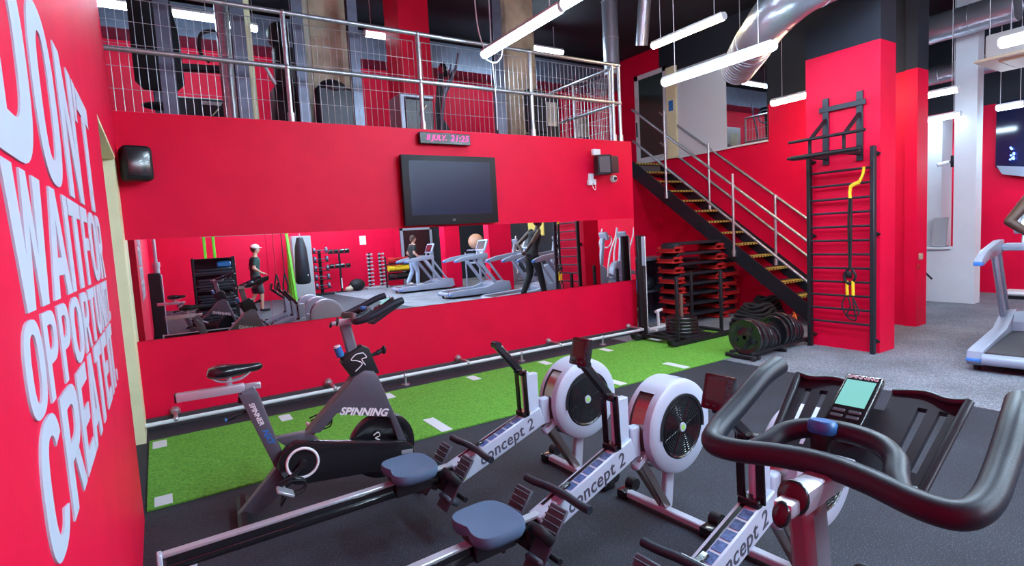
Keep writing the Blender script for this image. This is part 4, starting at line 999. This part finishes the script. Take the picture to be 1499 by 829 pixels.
MB().tube([(0, 0, 0), (.05, .03, -.06), (.18, .02, -.10), (.26, 0, -.03), (.22, -.1, 0.02)], .009, 8).build('loop', 'whitetext', t, 60)
MB().tube([(0, -.05, 0), (-.05, 0, .3), (-.07, 0, .8), (-.06, 0, 1.4)], .008, 8).tube([(.15, .03, -.09), (.17, .03, -.5), (.18, .05, -.9)], .006, 8).build('drop_cable', 'whitetext', t, 60)
lamp(6.27, 5.14, 4.2, 1.18, m='warm', label='warm tube lamp hanging highest in front of the round ducts')
lamp(5.21, 3.92, 3.3, 1.38, label='long cool tube lamp hanging in front of the foil duct')
lamp(8.0, 4.35, 3.37, 1.3, m='warm', label='warm tube lamp ending behind the red column above the stairs')
lamp(10.2, 3.75, 3.40, .62, label='cool tube lamp, upper one between the two columns on the right')
lamp(11.45, 4.2, 3.2, .75, label='cool tube lamp, lower one beside the white column')
lamp(11.5, 3.20, 3.2, .32, label='short tube lamp right of the white column')
lamp(7.07, 1.30, 3.2, 1.5, m='warm', label='warm tube lamp beside the ceiling air conditioner')
lamp(12.5, 4.95, 2.75, .7, label='faint tube lamp far behind the narrow red column')
lamp(12.6, 2.7, 2.62, .9, label='tube lamp before the dark upper window')
lamp(4.9+.8, 8.0, 4.80, 1.44, 'x', label='tube lamp under the mezzanine ceiling right of the red column')
lamp(3.2, 8.0, 4.62, .75, 'x', label='tube lamp under the mezzanine ceiling left of the red column')
lamp(.30, 8.0, 4.52, 1.3, 'x', label='bright tube lamp above the padded backrest')
lamp(1.25, 8.3, 4.58, .35, 'x', label='short tube lamp left of the plaster column')
# unseen lamp rows added to light the hall, warm ones at right
for x in (3.3, 4.9, 6.8, 9.3, 11.8):
    for y in (1.6, -1.0, -3.7, -6.3, -8.7):
        if y == 1.6 and x in (6.8, 9.3, 11.8): continue
        z = 4.05 if y > 1 else 3.8
        if y == 1.6: z = 4.2
        lamp(x, y, z, 1.5, m='hall' if x < 9 else 'warm', label='unseen tube lamp added in rows to light the hall')

# ---------------------------------------------------------------- ducts
def duct(name, pts, r, label, cap=True):
    t = thing(name, label, 'duct', pts[0])
    for q in (pts[0], pts[-1]):
        if q[2] < 5: q = V(q)+(V(pts[1])-V(pts[0])).normalized()*(.2 if q == pts[0] else -.2)-V(pts[0]); MB().cyl(q, (q.x, q.y, CEIL-pts[0][2]), .006, n=8).build('hanger', 'galv', t)
    P = [V(p)-V(pts[0]) for p in pts]
    b = MB().tube(P, r, 28, 6 if len(P) > 2 else 1); b.build('duct_pipe', 'duct', t, 60)
    for p, q in zip(P, P[1:]):
        n = max(1, int((q-p).length/.55))
        for k in range(n):
            c = p+(q-p)*(k/n); MB().torus(c, (q-p), r+.002, .007, 28, 6).build('joint_ring', 'galv', t, 60)
    return t
duct('ventilation_duct', [(6.42, 6.75, CEIL), (6.42, 6.75, 4.05)], .125, 'round silver duct dropping to the end of the mezzanine')
duct('ventilation_duct', [(6.75, 6.3, CEIL), (6.85, 6.5, 4.5)], .10, 'thin silver duct behind the warm tube lamp')
fd = duct('foil_duct', [(7.45, 5.18, 3.86), (6.4, 4.2, 3.80), (5.75, 3.5, 3.80), (5.75, 3.1, 3.92), (6.6, 2.9, 4.2), (8.6, 2.6, 4.75)], .235, 'large foil duct sloping past the cool tube lamp towards the landing')
for k in range(10):
    MB().torus(V((-.10*k, -.093*k, -.006*k)), (1.05, .98, .06), .236, .012, 28, 6).build('mouth_ring', 'duct', fd, 60)
duct('ventilation_duct', [(9.3, 4.6, 4.15), (12.5, 4.0, 4.15)], .0, '') if False else None
duct('ventilation_duct', [(12.2, 3.2, 4.05), (12.2, 8.5, 4.05)], .16, 'silver duct, lower one behind the white column')
duct('ventilation_duct', [(11.0, 3.0, 4.55), (11.0, 8.5, 4.55)], .22, 'silver duct, upper one behind the white column')
duct('ventilation_duct', [(8.2, 9.0, 4.4), (7.3, 4.6, 4.4)], .0, '') if False else None

# ---------------------------------------------------------------- mezzanine equipment
ZM = 2.87
bk = thing('cable_machine', 'tall machine with a black padded backrest seen from behind on the mezzanine', 'gym machine', (.18, 6.9, ZM))
MB().prism([(-.20, .50), (-.13, .42), (.16, .42), (.24, .50), (.24, .90), (.18, 1.35), (.12, 1.62), (-.12, 1.62), (-.20, 1.3)], -.04, .04, bev=.02).build('backrest', 'blackcloth', bk)
MB().bb((-.05, .045, 0), (.05, .12, 1.5), .01).build('spine', 'bluesteel', bk)
MB().sphere((0, 0, .26), .05, (3.4, 2, .8)).build('seat', 'blackcloth', bk)
MB().tube([(-.95, .1, .95), (-.60, .05, 1.0), (-.48, 0, .88), (-.50, 0, .70), (-.62, 0, .68), (-.95, .1, .72)], .022, 10).bar((-.80, .1, .95), (-.35, .1, 0), .05, .05, .01).build('left_lever', 'black', bk)
MB().bar((.1, .1, .70), (.95, .1, .74), .09, .07, .01).tube([(.50, .05, .78), (.42, .0, .85), (.43, -.05, 1.02), (.55, -.05, 1.08), (.68, 0, 1.06)], .02, 10).bar((.80, .1, .72), (.45, .1, 0), .05, .06, .01).build('right_lever', 'black', bk)
MB().bb((-.3, -.05, 0), (.3, .4, .06), .01).build('base', 'black', bk)
bx = thing('equipment_box', 'dark cased machine with a white label beside the padded backrest', 'gym machine', (.72, 7.6, ZM))
MB().bb((-.38, -.2, .05), (.28, .2, .50), .02).build('casing', 'tray', bx); MB().bb((.28, -.2, 0), (.36, .2, .44), .01).build('side_panel', 'tmgrey', bx)
MB().bb((-.12, -.212, .42), (.12, -.202, .46)).build('label_strip', 'whitetext', bx, 0); MB().bar((-.02, -.21, .30), (.05, -.21, .38), .02, .01).build('lever', 'cream', bx)
bx = thing('equipment_box', 'grey cased machine with a lever left of the red mezzanine column', 'gym machine', (2.98, 6.75, ZM))
MB().bb((-.22, -.15, .03), (.18, .2, .50), .02).build('casing', 'tray', bx); MB().bb((-.28, -.17, 0), (-.22, .2, .52), .01).bb((-.28, -.17, .50), (.18, .2, .54), .01).build('frame', 'tmgrey', bx); MB().bar((-.02, -.17, .30), (.07, -.17, .42), .025, .012).build('lever', 'cream', bx)
def cross(loc, rz, label, light=False):
    t = thing('cross_trainer', label, 'cross trainer', loc, rz)
    a, c = ('tmgrey', 'whitetext') if light else ('stringer', 'bluesteel')
    MB().lathe((.55, -.10, .45), (0, 1, 0), [(0, 0), (.30, 0), (.33, .03), (.33, .17), (.30, .20), (0, .20)], 32).build('drive_housing', a, t, 40)
    MB().bar((-.7, 0, .10), (.8, 0, .10), .12, .08, .02).bar((-.7, -.25, .05), (-.7, .25, .05), .07, .07, .01).bar((.8, -.25, .05), (.8, .25, .05), .07, .07, .01).build('base', a, t)
    MB().bar((.45, 0, .5), (.30, 0, 1.45), .10, .10, .02, up=(0, 1, 0)).build('mast', a, t)
    for s in (-1, 1):
        MB().tube([(.05, s*.28, 1.70), (.12, s*.28, 1.45), (.32, s*.25, 1.0), (.40, s*.22, .45)], .022, 10).build('moving_handle', c, t, 60)
        MB().bar((.40, s*.22, .45-s*.08), (-.55, s*.18, .25+s*.08), .05, .06, .01).bb((-.55, s*.18-.07, .30+s*.08), (-.15, s*.18+.07, .34+s*.08), .01).build('pedal_arm', a, t)
    MB().box((.26, 0, 1.5), (.08, .30, .22), (0, .4, 0), .02).build('console', 'gloss' if not light else 'tmgrey', t)
    MB().torus((.15, 0, 1.35), (.9, 0, .3), .16, .018, 28, 8).build('grip_ring', c, t, 60)
    return t
cross((4.55, 8.45, ZM), math.radians(165), 'dark cross trainer with pale handles on the mezzanine')
bg = thing('dark_machine', 'black gym machine beside the second railing post on the mezzanine', 'gym machine', (1.42, 6.85, ZM))
MB().bb((-.14, -.15, 0), (.14, .2, .55), .03).bb((-.10, -.1, .5), (.14, .1, 1.0), .04).sphere((-.02, 0, 1.12), .13, (1, 1, 1.2)).build('body', 'black', bg, 60)
MB().bar((-.12, -.1, .55), (-.22, -.12, .74), .03, .03, .005).build('lever', 'whitetext', bg)
bp = thing('mesh_guard', 'dark low machine guard behind the mesh, right of second post', 'gym machine', (1.86, 6.5, ZM))
MB().bb((-.20, -.08, .02), (.22, .1, .50), .03).sphere((0, 0, .50), .16, (1, .6, .6)).build('guard', 'stringer', bp)
bp = thing('padded_bench', 'black upright padded bench before the right plaster column', 'bench', (4.64, 6.42, ZM))
MB().box((0, 0, .42), (.34, .12, .60), None, .06, 3).build('backrest', 'blackcloth', bp, 50); MB().bb((-.2, -.1, 0), (.2, .3, .1), .02).bar((0, .1, .1), (0, .06, .5), .06, .06).build('base', 'black', bp)
for x, y, w, h, m_, l in ((5.55, 7.4, .34, .95, 'stringer', 'black and grey cabinet behind the railing near the stair head'), (6.15, 7.2, .52, 1.0, 'greybox', 'cream control cabinet on the mezzanine near the stair head'), (7.2, 8.6, .5, .55, 'stringer', 'dark low machine on the landing by the mesh')):
    t = thing('control_cabinet', l, 'cabinet', (x, y, ZM if x < 6.05 or y > 8.2 else ZM))
    if 6.06 < x and y < 8.2: t.location = (5.72, 8.6, ZM)
    MB().bb((-w/2, -.15, 0), (w/2, .15, h), .015).build('body', m_, t)
    MB().bb((-w*.3, -.16, h*.45), (w*.3, -.152, h*.85), .004).build('door_panel', 'galv' if m_ != 'greybox' else 'plaster', t)
dc = thing('dome_camera', 'white dome camera on the mezzanine back wall', 'security camera', (8.35, 9.55, 4.62))
MB().sphere((0, 0, 0), .08).build('housing', 'white', dc); MB().sphere((0.02, -.05, 0), .045).build('lens', 'gloss', dc)
pn = MB().bb((7.95, 9.58, 3.55), (8.35, 9.60, 4.1)).build('poster', 'plaster', None, 0); tag(pn, 'faded grey poster on the mezzanine back wall', 'poster')

# ---------------------------------------------------------------- things behind the camera, seen in the mirror
bs = thing('shrouded_stand', 'tall black shrouded stand with silver pole, leftmost in the mirror', 'gym machine', (-.03, -1.60, 0))
MB().bb((-.16, -.20, .0), (.06, .20, 1.34), .015).build('shroud', 'black', bs)
MB().bb((.062, -.20, 0), (.085, .20, 1.30), .006).build('side_strip', 'tmgrey', bs)
MB().cyl((.0, 0, 1.34), (0, 0, 2.3), .035).cyl((.0, 0, 1.34), (0, 0, 1.52), .06).cyl((0, 0, 1.46), (0, 0, 1.56), .075).build('pole', 'chrome', bs, 50)
sr = thing('mat_rack', 'black storage rack stacked with dark mats, seen in the mirror', 'rack', (1.09, -2.6, 0))
for x in (-.42, .42):
    for y in (-.2, .2): MB().bar((x, y, 0), (x, y, 1.60), .04, .04, .004).build('post', 'black', sr)
for k in range(5): MB().bb((-.42, -.2, .1+.365*k), (.42, .2, .12+.365*k)).build('shelf', 'black', sr)
MB().bb((-.41, -.21, 0), (.41, -.20, 1.58)).build('back_panel', 'stringer', sr)
k_ = 0
for i in range(4):
    for j in range(4 if i < 3 else 2):
        z = .121+.365*i+.065*j
        o = MB().box((0, 0, .03), (.77-.03*((i+j) % 3), .36, .058), None, .012).build('exercise_mat', 'tray' if (i+j) % 2 else 'stringer', None)
        o.location = (1.09+.01*((i*3+j) % 3), -2.6, z); tag(o, 'dark folded exercise mat lying on the black storage rack', 'mat', 'mats on the storage rack')
o = MB().box((0, 0, .07), (.30, .28, .14), None, .03).box((0, -.0, .145), (.2, .2, .02), None, .006).build('blue_block', 'blue', None); o.location = (1.30, -2.6, 1.352); tag(o, 'bright blue block on top of the black storage rack', 'block')
rg = thing('green_rig', 'lime green training rig with a white top bar, seen in the mirror', 'training rig', (2.4, -7.0, 0))
for x in (-1.17, -.92, 1.22):
    MB().bar((x, 0, 0), (x+(-.04 if x > 0 else 0), 0, 2.35), .075, .075, .006).build('post', 'green', rg)
    MB().bar((x, -.5, .04), (x, .5, .04), .08, .06, .006).build('foot', 'green', rg)
MB().bar((1.22, .5, 0), (1.18, .05, 2.2), .075, .075, .006).bar((1.22, -.5, 0), (1.2, -.05, 2.2), .05, .05, .006).build('leg_brace', 'green', rg)
MB().cyl((-1.25, 0, 2.27), (1.27, 0, 2.27), .022).build('top_bar', 'whitetext', rg)
pb = thing('punching_bag', 'black hanging punching bag beside the green rig', 'punching bag', (3.95, -6.85, .12))
MB().lathe((0, 0, .45), (0, 0, 1), [(0, 0), (.19, .02), (.24, .10), (.22, .6), (.18, 1.2), (.10, 1.52), (0, 1.54)], 28).build('bag', 'stringer', pb, 60)
MB().lathe((0.1, .17, .75), (0, 1, .1), [(0, 0.02), (.035, 0.02), (.035, 0.03), (0, .031)], 16).build('badge', 'whitetext', pb)
for a in (0, 2.1, 4.2): MB().cyl((.09*math.cos(a), .09*math.sin(a), 1.86), (0, 0, 2.1), .008, n=6).build('chain', 'galv', pb)
MB().cyl((0, 0, 2.1), (0, 0, CEIL), .01, n=8).build('hanging_cable', 'galv', pb)
lk = MB().bb((-.24, -.2, .0), (.40, .2, 2.2), .01).bb((-.02, .2, .1), (.02, .205, 1.9)).build('locker', 'greybox', None, 30, X=Matrix.Translation((4.25, -8.6, .0))); tag(lk, 'grey blue locker behind the punching bag', 'locker')
for k, x in enumerate((3.0, 3.24)):
    t = thing('hanging_straps', ('left' if k == 0 else 'right') + ' black suspension strap hanging right of the man in the mirror', 'straps', (x, -6.0, 0))
    MB().cyl((0, 0, 1.0), (0, 0, 2.4), .014, n=8).build('strap', 'redstep' if k == 0 else 'blackcloth', t); MB().tube([(0, 0, 1.0), (-.07, 0, .6), (0, 0, .4), (.07, 0, .6), (0, 0, 1.0)], .025, 8).build('loop', 'blackcloth', t, 60)
# dumbbells
def dumbbell_mb(r=.055, L=.24):
    return MB().cyl((-L/2+.05, 0, 0), (L/2-.05, 0, 0), .015, n=10).cyl((-L/2, 0, 0), (-L/2+.075, 0, 0), r, n=12).cyl((L/2-.075, 0, 0), (L/2, 0, 0), r, n=12)
def dumbbells(root_loc, rows_, cols, dx, dz, z0, r, L, lab, grp, m_='tray'):
    d0 = dumbbell_mb(r, L).build('dumbbell', m_, None, 40)
    for i in range(rows_):
        for j in range(cols):
            o = d0 if (i, j) == (0, 0) else d0.copy()
            if o is not d0: COL.objects.link(o)
            o.location = (root_loc[0]+dx*(j-(cols-1)/2), root_loc[1], z0+dz*i); tag(o, lab, 'dumbbell', grp)
dr = thing('dumbbell_tower', 'dark vertical rack carrying five pairs of large dumbbells', 'rack', (5.15, -9.3, 0))
MB().bb((-.35, -.25, 0), (.35, .25, .06), .01).bb((-.05, -.2, 0), (.05, -.12, 1.7)).build('frame', 'black', dr)
for i in range(5): MB().bb((-.32, -.12, .22+.33*i), (.32, .12, .245+.33*i), .004).build('shelf', 'black', dr)
dumbbells((5.15, -9.3), 5, 1, .3, .33, .245+.105, .105, .52, 'large dark dumbbell on the five level rack seen in the mirror', 'large dumbbells on the tower', 'bluesteel')
br = thing('ball_tree', 'black equipment tree with round weights left of the black ball', 'rack', (5.95, -9.7, 0))
MB().cyl((0, 0, 0), (0, 0, 1.55), .04).cyl((0, 0, 0), (0, 0, .03), .25).build('pole', 'black', br)
MB().bb((-.4, -.05, 1.50), (.4, .05, 1.54)).bb((-.4, -.05, .93), (.4, .05, .97)).build('arm', 'black', br)
MB().cyl((0.01, .05, .15), (0.01, .05, .55), .022).build('pole_sleeve', 'whitetext', br)
dumbbells((5.95, -9.7), 1, 4, .21, .3, 1.61, .07, .16, 'small black round weight on the upper arm of the equipment tree', 'weights on the tree upper arm', 'gloss')
dumbbells((5.95, -9.7), 1, 4, .21, .3, 1.04, .07, .16, 'small black round weight on the lower arm of the equipment tree', 'weights on the tree lower arm', 'gloss')
o = MB().sphere((0, 0, .24), .26, (1.2, 1, .92)).torus((0, 0, .30), (.3, 0, 1), .22, .012, 28, 6).build('medicine_ball', 'black', None, 60); o.location = (6.50, -9.5, 0); tag(o, 'large black ball on the floor against the rear red wall', 'ball')
o = MB().sphere((0, 0, .1), .12, (1.3, 1, .8)).sphere((.05, 0, .2), .04).build('tan_pad', 'beige', None, 60); o.location = (6.12, -9.3, 0.02); tag(o, 'small tan pad beside the large black ball', 'pad')
ps = MB().bb((7.02, -10.4, 1.80), (7.28, -10.38, 2.16)).build('notice', 'whitetext', None, 0); tag(ps, 'white notice sheet on the rear red wall', 'notice')
sr = thing('chrome_dumbbell_tower', 'dark double tower holding rows of chrome dumbbells', 'rack', (7.40, -9.85, 0))
for x in (-.26, .26): MB().bar((x, -.05, 0), (x*.8, -.05, 1.45), .06, .08, .006).build('post', 'black', sr)
MB().bb((-.45, -.25, 0), (.45, .25, .09), .01).build('base', 'greybox', sr)
for x, l in ((-.24, 'left'), (.24, 'right')):
    dumbbells((7.40+x, -9.75), 9, 1, .3, .15, .18, .04, .24, 'small chrome dumbbell on the %s column of the double tower' % l, 'chrome dumbbells on the %s column' % l, 'chrome')
bgs = thing('bag_rack', 'rack stacked with red, yellow and black power bags', 'rack', (8.15, -9.25, 0))
for x in (-.47, .47): MB().bar((x, -.16, 0), (x, -.16, 1.25), .05, .05).build('post', 'black', bgs)
for z in (.30, .62, .92): MB().bb((-.45, -.16, z), (.45, .16, z+.028)).build('shelf', 'black', bgs)
for z, m_, l in ((.95, 'redstep', 'red power bag on the top shelf'), (.65, 'yellow', 'yellow power bag on the middle shelf'), (.33, 'gloss', 'black power bag on the bottom shelf')):
    o = MB().cyl((-.42, 0, .125), (.42, 0, .125), .125).tube([(-.2, .1, .18), (0, .15, .21), (.2, .1, .18)], .02, 8).build('power_bag', m_, None, 50); o.location = (8.15, -9.25, z+.003); tag(o, l, 'power bag')
dd = thing('door_2', 'grey framed dark glass door in the rear wall', 'door', (9.5, -10.35, 0)); dd['kind'] = 'structure'
MB().bb((-.72, -.04, 0), (-.62, .04, 2.4)).bb((.62, -.04, 0), (.72, .04, 2.4)).bb((-.72, -.04, 2.3), (.72, .04, 2.4)).build('frame', 'tmgrey', dd)
MB().bb((-.62, -.02, 0), (.62, .0, 2.3)).build('glass', 'gloss', dd, 0)
# gym balls and cardio machines behind the treadmills
rk = thing('ball_rack', 'grey rack behind the treadmills holding gym balls', 'rack', (9.6, -5.1, 0))
for x in (-.3, .3):
    for y in (-.5, .5): MB().bar((x, y, 0), (x, y, 1.25), .04, .04).build('post', 'tmgrey', rk)
MB().bb((-.32, -.52, .85), (.32, .52, .89)).bb((-.25, -.45, 1.30), (.25, .0, 1.34)).build('shelf', 'tmgrey', rk)
for y, z, r, m_, l in ((-5.3, 1.62, .27, 'ball', 'large tan gym ball on top of the grey rack'), (-4.85, .893, .22, 'greybox', 'grey gym ball low on the grey rack')):
    o = MB().sphere((0, 0, 0), r, n=32).torus((0, 0, 0), (0, .3, 1), r*.995, .006, 32, 6).build('gym_ball', m_, None, 70); o.location = (9.6, y, z+(r if z < 1 else .0)); tag(o, l, 'gym ball')
for k, (x, y, rz) in enumerate(((10.6, -4.9, PI), (10.5, -3.7, PI), (10.5, -1.4, PI+.3), (10.1, 1.15, PI), (11.6, .2, PI-.2))):
    cross((x, y, .004), rz, 'light grey cross trainer behind the treadmills, ' + ('beside the yellow board', 'left of the man in the mirror', 'right of the man in the mirror', 'just left in the rightmost mirror pane', 'rightmost in the mirror')[k], True)
yb = MB().bb((-.02, -.55, 0), (.02, .55, .75), .004).build('poster_board', 'panelyellow', None, 30, X=Matrix.Translation((13.179, -6.6, 1.7))); tag(yb, 'yellow poster board behind the cross trainers', 'board')
tag(MB().bb((13.14, 1.3, 1.75), (13.18, 2.5, 2.9), .01).build('blue_board', 'blue', None, 30), 'deep blue board high on the wall behind the cross trainers', 'board')

# ---------------------------------------------------------------- people
def fused(b, name, m_, parent, vox=.009, smooth=4):
    bmesh.ops.recalc_face_normals(b.bm, faces=b.bm.faces[:])
    o = b.build(name, m_, parent, 70)
    r = o.modifiers.new('fuse', 'REMESH'); r.mode = 'VOXEL'; r.voxel_size = vox; r.use_smooth_shade = True
    s = o.modifiers.new('ease', 'SMOOTH'); s.factor = .5; s.iterations = smooth
    return o
def loft(b, secs, n=20):
    """closed body of elliptical sections (centre, half depth x, half width y)"""
    bb_ = bmesh.new(); rings = []
    for c, rx, ry in secs:
        rings.append([bb_.verts.new((c[0]+rx*math.cos(2*PI*k/n), c[1]+ry*math.sin(2*PI*k/n), c[2])) for k in range(n)])
    for A, B_ in zip(rings, rings[1:]):
        for k in range(n): bb_.faces.new((A[k], A[(k+1) % n], B_[(k+1) % n], B_[k]))
    bb_.faces.new(list(reversed(rings[0]))); bb_.faces.new(rings[-1])
    b._add(bb_); return b
def limb(b, pts, rs, grow=0.0):
    pts = [V(p) for p in pts]
    for (p, r), (q, s) in zip(zip(pts, rs), list(zip(pts, rs))[1:]):
        b.tube([p, p+(q-p)*.3, q], [r+grow, (r*.75+s*.25)*1.04+grow, s+grow], 14, 4)
    for p, r in zip(pts, rs): b.sphere(p, r+grow, n=14)
    return b
def person(loc, rz, label, pose, skinm, shirt, pants, shoe, hairm, cap=None, sleeves=True, long_hair=False, long_pants=True, scale=1.0):
    t = thing('person', label, 'person', loc, rz); t.scale = (scale,)*3
    J = {k: V(v) for k, v in dict(pelvis=(0, 0, .95), waist=(0, 0, 1.08), chest=(.02, 0, 1.32), neck=(.03, 0, 1.47), head0=(.05, 0, 1.56), lsh=(.02, .18, 1.42), rsh=(.02, -.18, 1.42), lhip=(0, .09, .90), rhip=(0, -.09, .90)).items()}
    J.update({k: V(v[0]) for k, v in pose.items()})
    def torso(b, g):
        P, W, C_, N_ = J['pelvis'], J['waist'], J['chest'], J['neck']
        m1 = (J['lsh']+J['rsh'])/2
        return loft(b, [(P+V((0, 0, -.08)), .085+g, .13+g), (P+V((0, 0, 0)), .105+g, .165+g), ((P+W)/2, .10+g, .155+g), (W, .095+g, .14+g), ((W+C_)/2, .105+g, .155+g), (C_, .115+g, .175+g), (C_*.5+m1*.5, .11+g, .18+g), (m1+V((0, 0, .01)), .08+g, .15+g), (N_+V((0, 0, -.02)), .055+g, .07+g)])
    arms = lambda b, g, upto: [limb(b, [J[s+'sh'], J[s+'el']] if upto == 'el' else [J[s+'sh'], J[s+'el'], J[s+'wr']], [.056, .042] if upto == 'el' else [.056, .042, .027], g) for s in 'lr']
    b = MB(); torso(b, 0)
    limb(b, [J['neck']+V((0, 0, -.06)), J['head0']], [.058, .052])
    arms(b, 0, 'wr')
    for s in 'lr':
        limb(b, [J[s+'hip'], J[s+'kn'], J[s+'an']], [.088, .055, .038]); limb(b, [J[s+'an']+V((0, 0, -.03)), J[s+'to']], [.036, .026])
        w0, w = J[s+'wr'], J[s+'palm']; d = (w-w0).normalized(); sd_ = d.cross(V((0, 0, 1))); sd_ = sd_.normalized() if sd_.length > .05 else V((1, 0, 0))
        b.tube([w0, w0+d*.03, w+d*.02], [.026, .030, .028], 12, 3, sc=(1, .75)); b.sphere(w+d*.01, .034, (1, 1, .7), 12)
        for k in range(4):
            p = w + sd_*(-.030+.020*k) + d*.02; L_ = (.062, .072, .066, .052)[k]
            b.tube([p, p+d*L_*.5, p+d*L_*.95+V((0, 0, -.018))], [.0105, .0095, .008], 8, 3)
        b.tube([w0+d*.03+sd_*.02, w+sd_*.050, w+d*.035+sd_*.054], [.013, .011, .009], 8, 3)
    hc = J['head0'] + V((.015, 0, .075))
    b.sphere(hc, .1, (.98, .78, 1.18), 24); b.sphere(hc+V((.03, 0, -.055)), .055, (1.0, .85, .9), 16)
    b.cyl(hc+V((.080, 0, .015)), hc+V((.112, 0, -.018)), .010, .014, 10)
    for s in (-1, 1): b.sphere(hc+V((-.005, s*.078, -.005)), .024, (.7, .5, 1.2), 12)
    o = fused(b, 'body', skinm, t, .0075, 3)
    for s in (-1, 1): MB().sphere(hc+V((.082, s*.032, .012)), .012, (.6, 1, .7), 10).build('eye', 'gloss', o)
    MB().box(hc+V((.086, 0, -.052)), (.012, .045, .008), None, .003).build('mouth', 'redstep', o)
    hb_ = MB().sphere(hc+V((-.018, 0, .03)), .108, (1.0, .86, 1.12), 24)
    bmesh.ops.bisect_plane(hb_.bm, geom=hb_.bm.verts[:]+hb_.bm.edges[:]+hb_.bm.faces[:], plane_co=hc+V((.03, 0, .02)), plane_no=V((.75, 0, -.65)), clear_outer=True)
    if long_hair: hb_.sphere(hc+V((-.08, 0, -.03)), .06, (.8, 1, 1.6), 16)
    ho = hb_.build('hair', hairm, t, 60); sm = ho.modifiers.new('t', 'SOLIDIFY'); sm.thickness = .008
    if cap:
        MB().sphere(hc+V((-.01, 0, .055)), .110, (1.02, .88, .85), 24).lathe(hc+V((.085, 0, .045)), (0.15, 0, 1), [(0, 0), (.075, 0), (.075, .008), (0, .01)], 24).build('cap', cap, t, 60)
    b = torso(MB(), .016)
    if sleeves:
        for s in 'lr': limb(b, [J[s+'sh']+V((0, 0, -.015)), J[s+'sh']*.35+J[s+'el']*.65], [.050, .046], .014)
    else:
        for s in 'lr': b.sphere(J[s+'sh']*.75+J['neck']*.25, .07, n=14)
    fused(b, 'shirt' if sleeves else 'vest', shirt, t, .011, 5)
    b = MB(); P = J['pelvis']
    loft(b, [(P+V((0, 0, -.10)), .09, .13), (P+V((0, 0, -.03)), .118, .178), (P+V((0, 0, .03)), .112, .170)])
    for s in 'lr':
        if long_pants: limb(b, [J[s+'hip'], J[s+'kn'], J[s+'an']+V((0, 0, .02))], [.092, .062, .052], .012)
        else: limb(b, [J[s+'hip'], J[s+'kn']*.9+J[s+'hip']*.1], [.094, .070], .018)
    fused(b, 'trousers' if long_pants else 'shorts', pants, t, .011, 5)
    for s in 'lr':
        a, q = J[s+'an'], J[s+'to']; d = q-a; d.z = 0; d.normalize()
        MB().sphere(a+d*.07+V((0, 0, -.045)), .06, (2.3, .8, .75), 16, rot=(0, 0, math.atan2(d.y, d.x))).build('shoe', shoe, t, 60)
    return t
walk = dict(lel=((-.05, .25, 1.15), .042), lwr=((.12, .24, 1.02), .03), lpalm=((.18, .22, 1.0), (.035, .02)), rel=((-.08, -.25, 1.15), .042), rwr=((.05, -.24, 1.0), .03), rpalm=((.11, -.22, .96), (.035, .02)),
            lkn=((.10, .10, .50), .062), lan=((.08, .10, .10), .042), lto=((.24, .10, .035), .03), rkn=((-.02, -.10, .50), .062), ran=((-.20, -.10, .13), .042), rto=((-.06, -.10, .045), .03))
person((2.28, -5.0, 0), 0, 'person in a dark green tee and white cap walking, seen in the mirror', walk, 'skin', 'greentee', 'khaki', 'black', 'hair', cap='whitecloth', long_pants=False, scale=1.08)
person((7.50, -6.1, .20), 0, 'person in black tee and pale jeans walking on a treadmill in the mirror', walk, 'skin', 'blackcloth', 'jeans', 'whitetext', 'hair', long_hair=True, scale=1.0)
back = dict(pelvis=((0, 0, .97), (.15, .11)), waist=((.03, 0, 1.12), (.14, .105)), chest=((.10, 0, 1.36), (.175, .12)), neck=((.15, 0, 1.51), .06), head0=((.19, 0, 1.60), .065),
            lsh=((.08, .20, 1.45), .065), rsh=((.08, -.20, 1.45), .065), lel=((-.17, .31, 1.22), .05), lwr=((-.20, .10, 1.05), .034), lpalm=((-.21, .03, 1.02), (.038, .024)),
            rel=((-.17, -.31, 1.20), .05), rwr=((-.17, -.10, 1.02), .034), rpalm=((-.19, -.04, 1.0), (.038, .024)),
            lhip=((0, .10, .92), .095), rhip=((0, -.10, .92), .095), lkn=((.12, .11, .50), .065), lan=((.20, .11, .09), .045), lto=((.36, .11, .035), .032), rkn=((-.03, -.10, .50), .065), ran=((-.22, -.10, .11), .045), rto=((-.07, -.10, .04), .032))
person((7.20, 1.63, .20), math.radians(4), 'person in a black vest on the right treadmill, hands clasped behind the back', back, 'darkskin', 'blackcloth', 'blackcloth', 'gloss', 'blackcloth', sleeves=False, scale=1.03)

# ---------------------------------------------------------------- world and view
w = bpy.data.worlds.new('world'); scene.world = w; w.use_nodes = True
w.node_tree.nodes['Background'].inputs['Color'].default_value = (.25, .3, .4, 1); w.node_tree.nodes['Background'].inputs['Strength'].default_value = .6
scene.view_settings.view_transform = 'Standard'; scene.view_settings.look = 'None'
scene.view_settings.exposure = 2.0; scene.view_settings.gamma = 1; scene.view_settings.use_curve_mapping = False
scene.cycles.max_bounces = 8; scene.cycles.diffuse_bounces = 4; scene.cycles.glossy_bounces = 5
scene.cycles.sample_clamp_indirect = 6
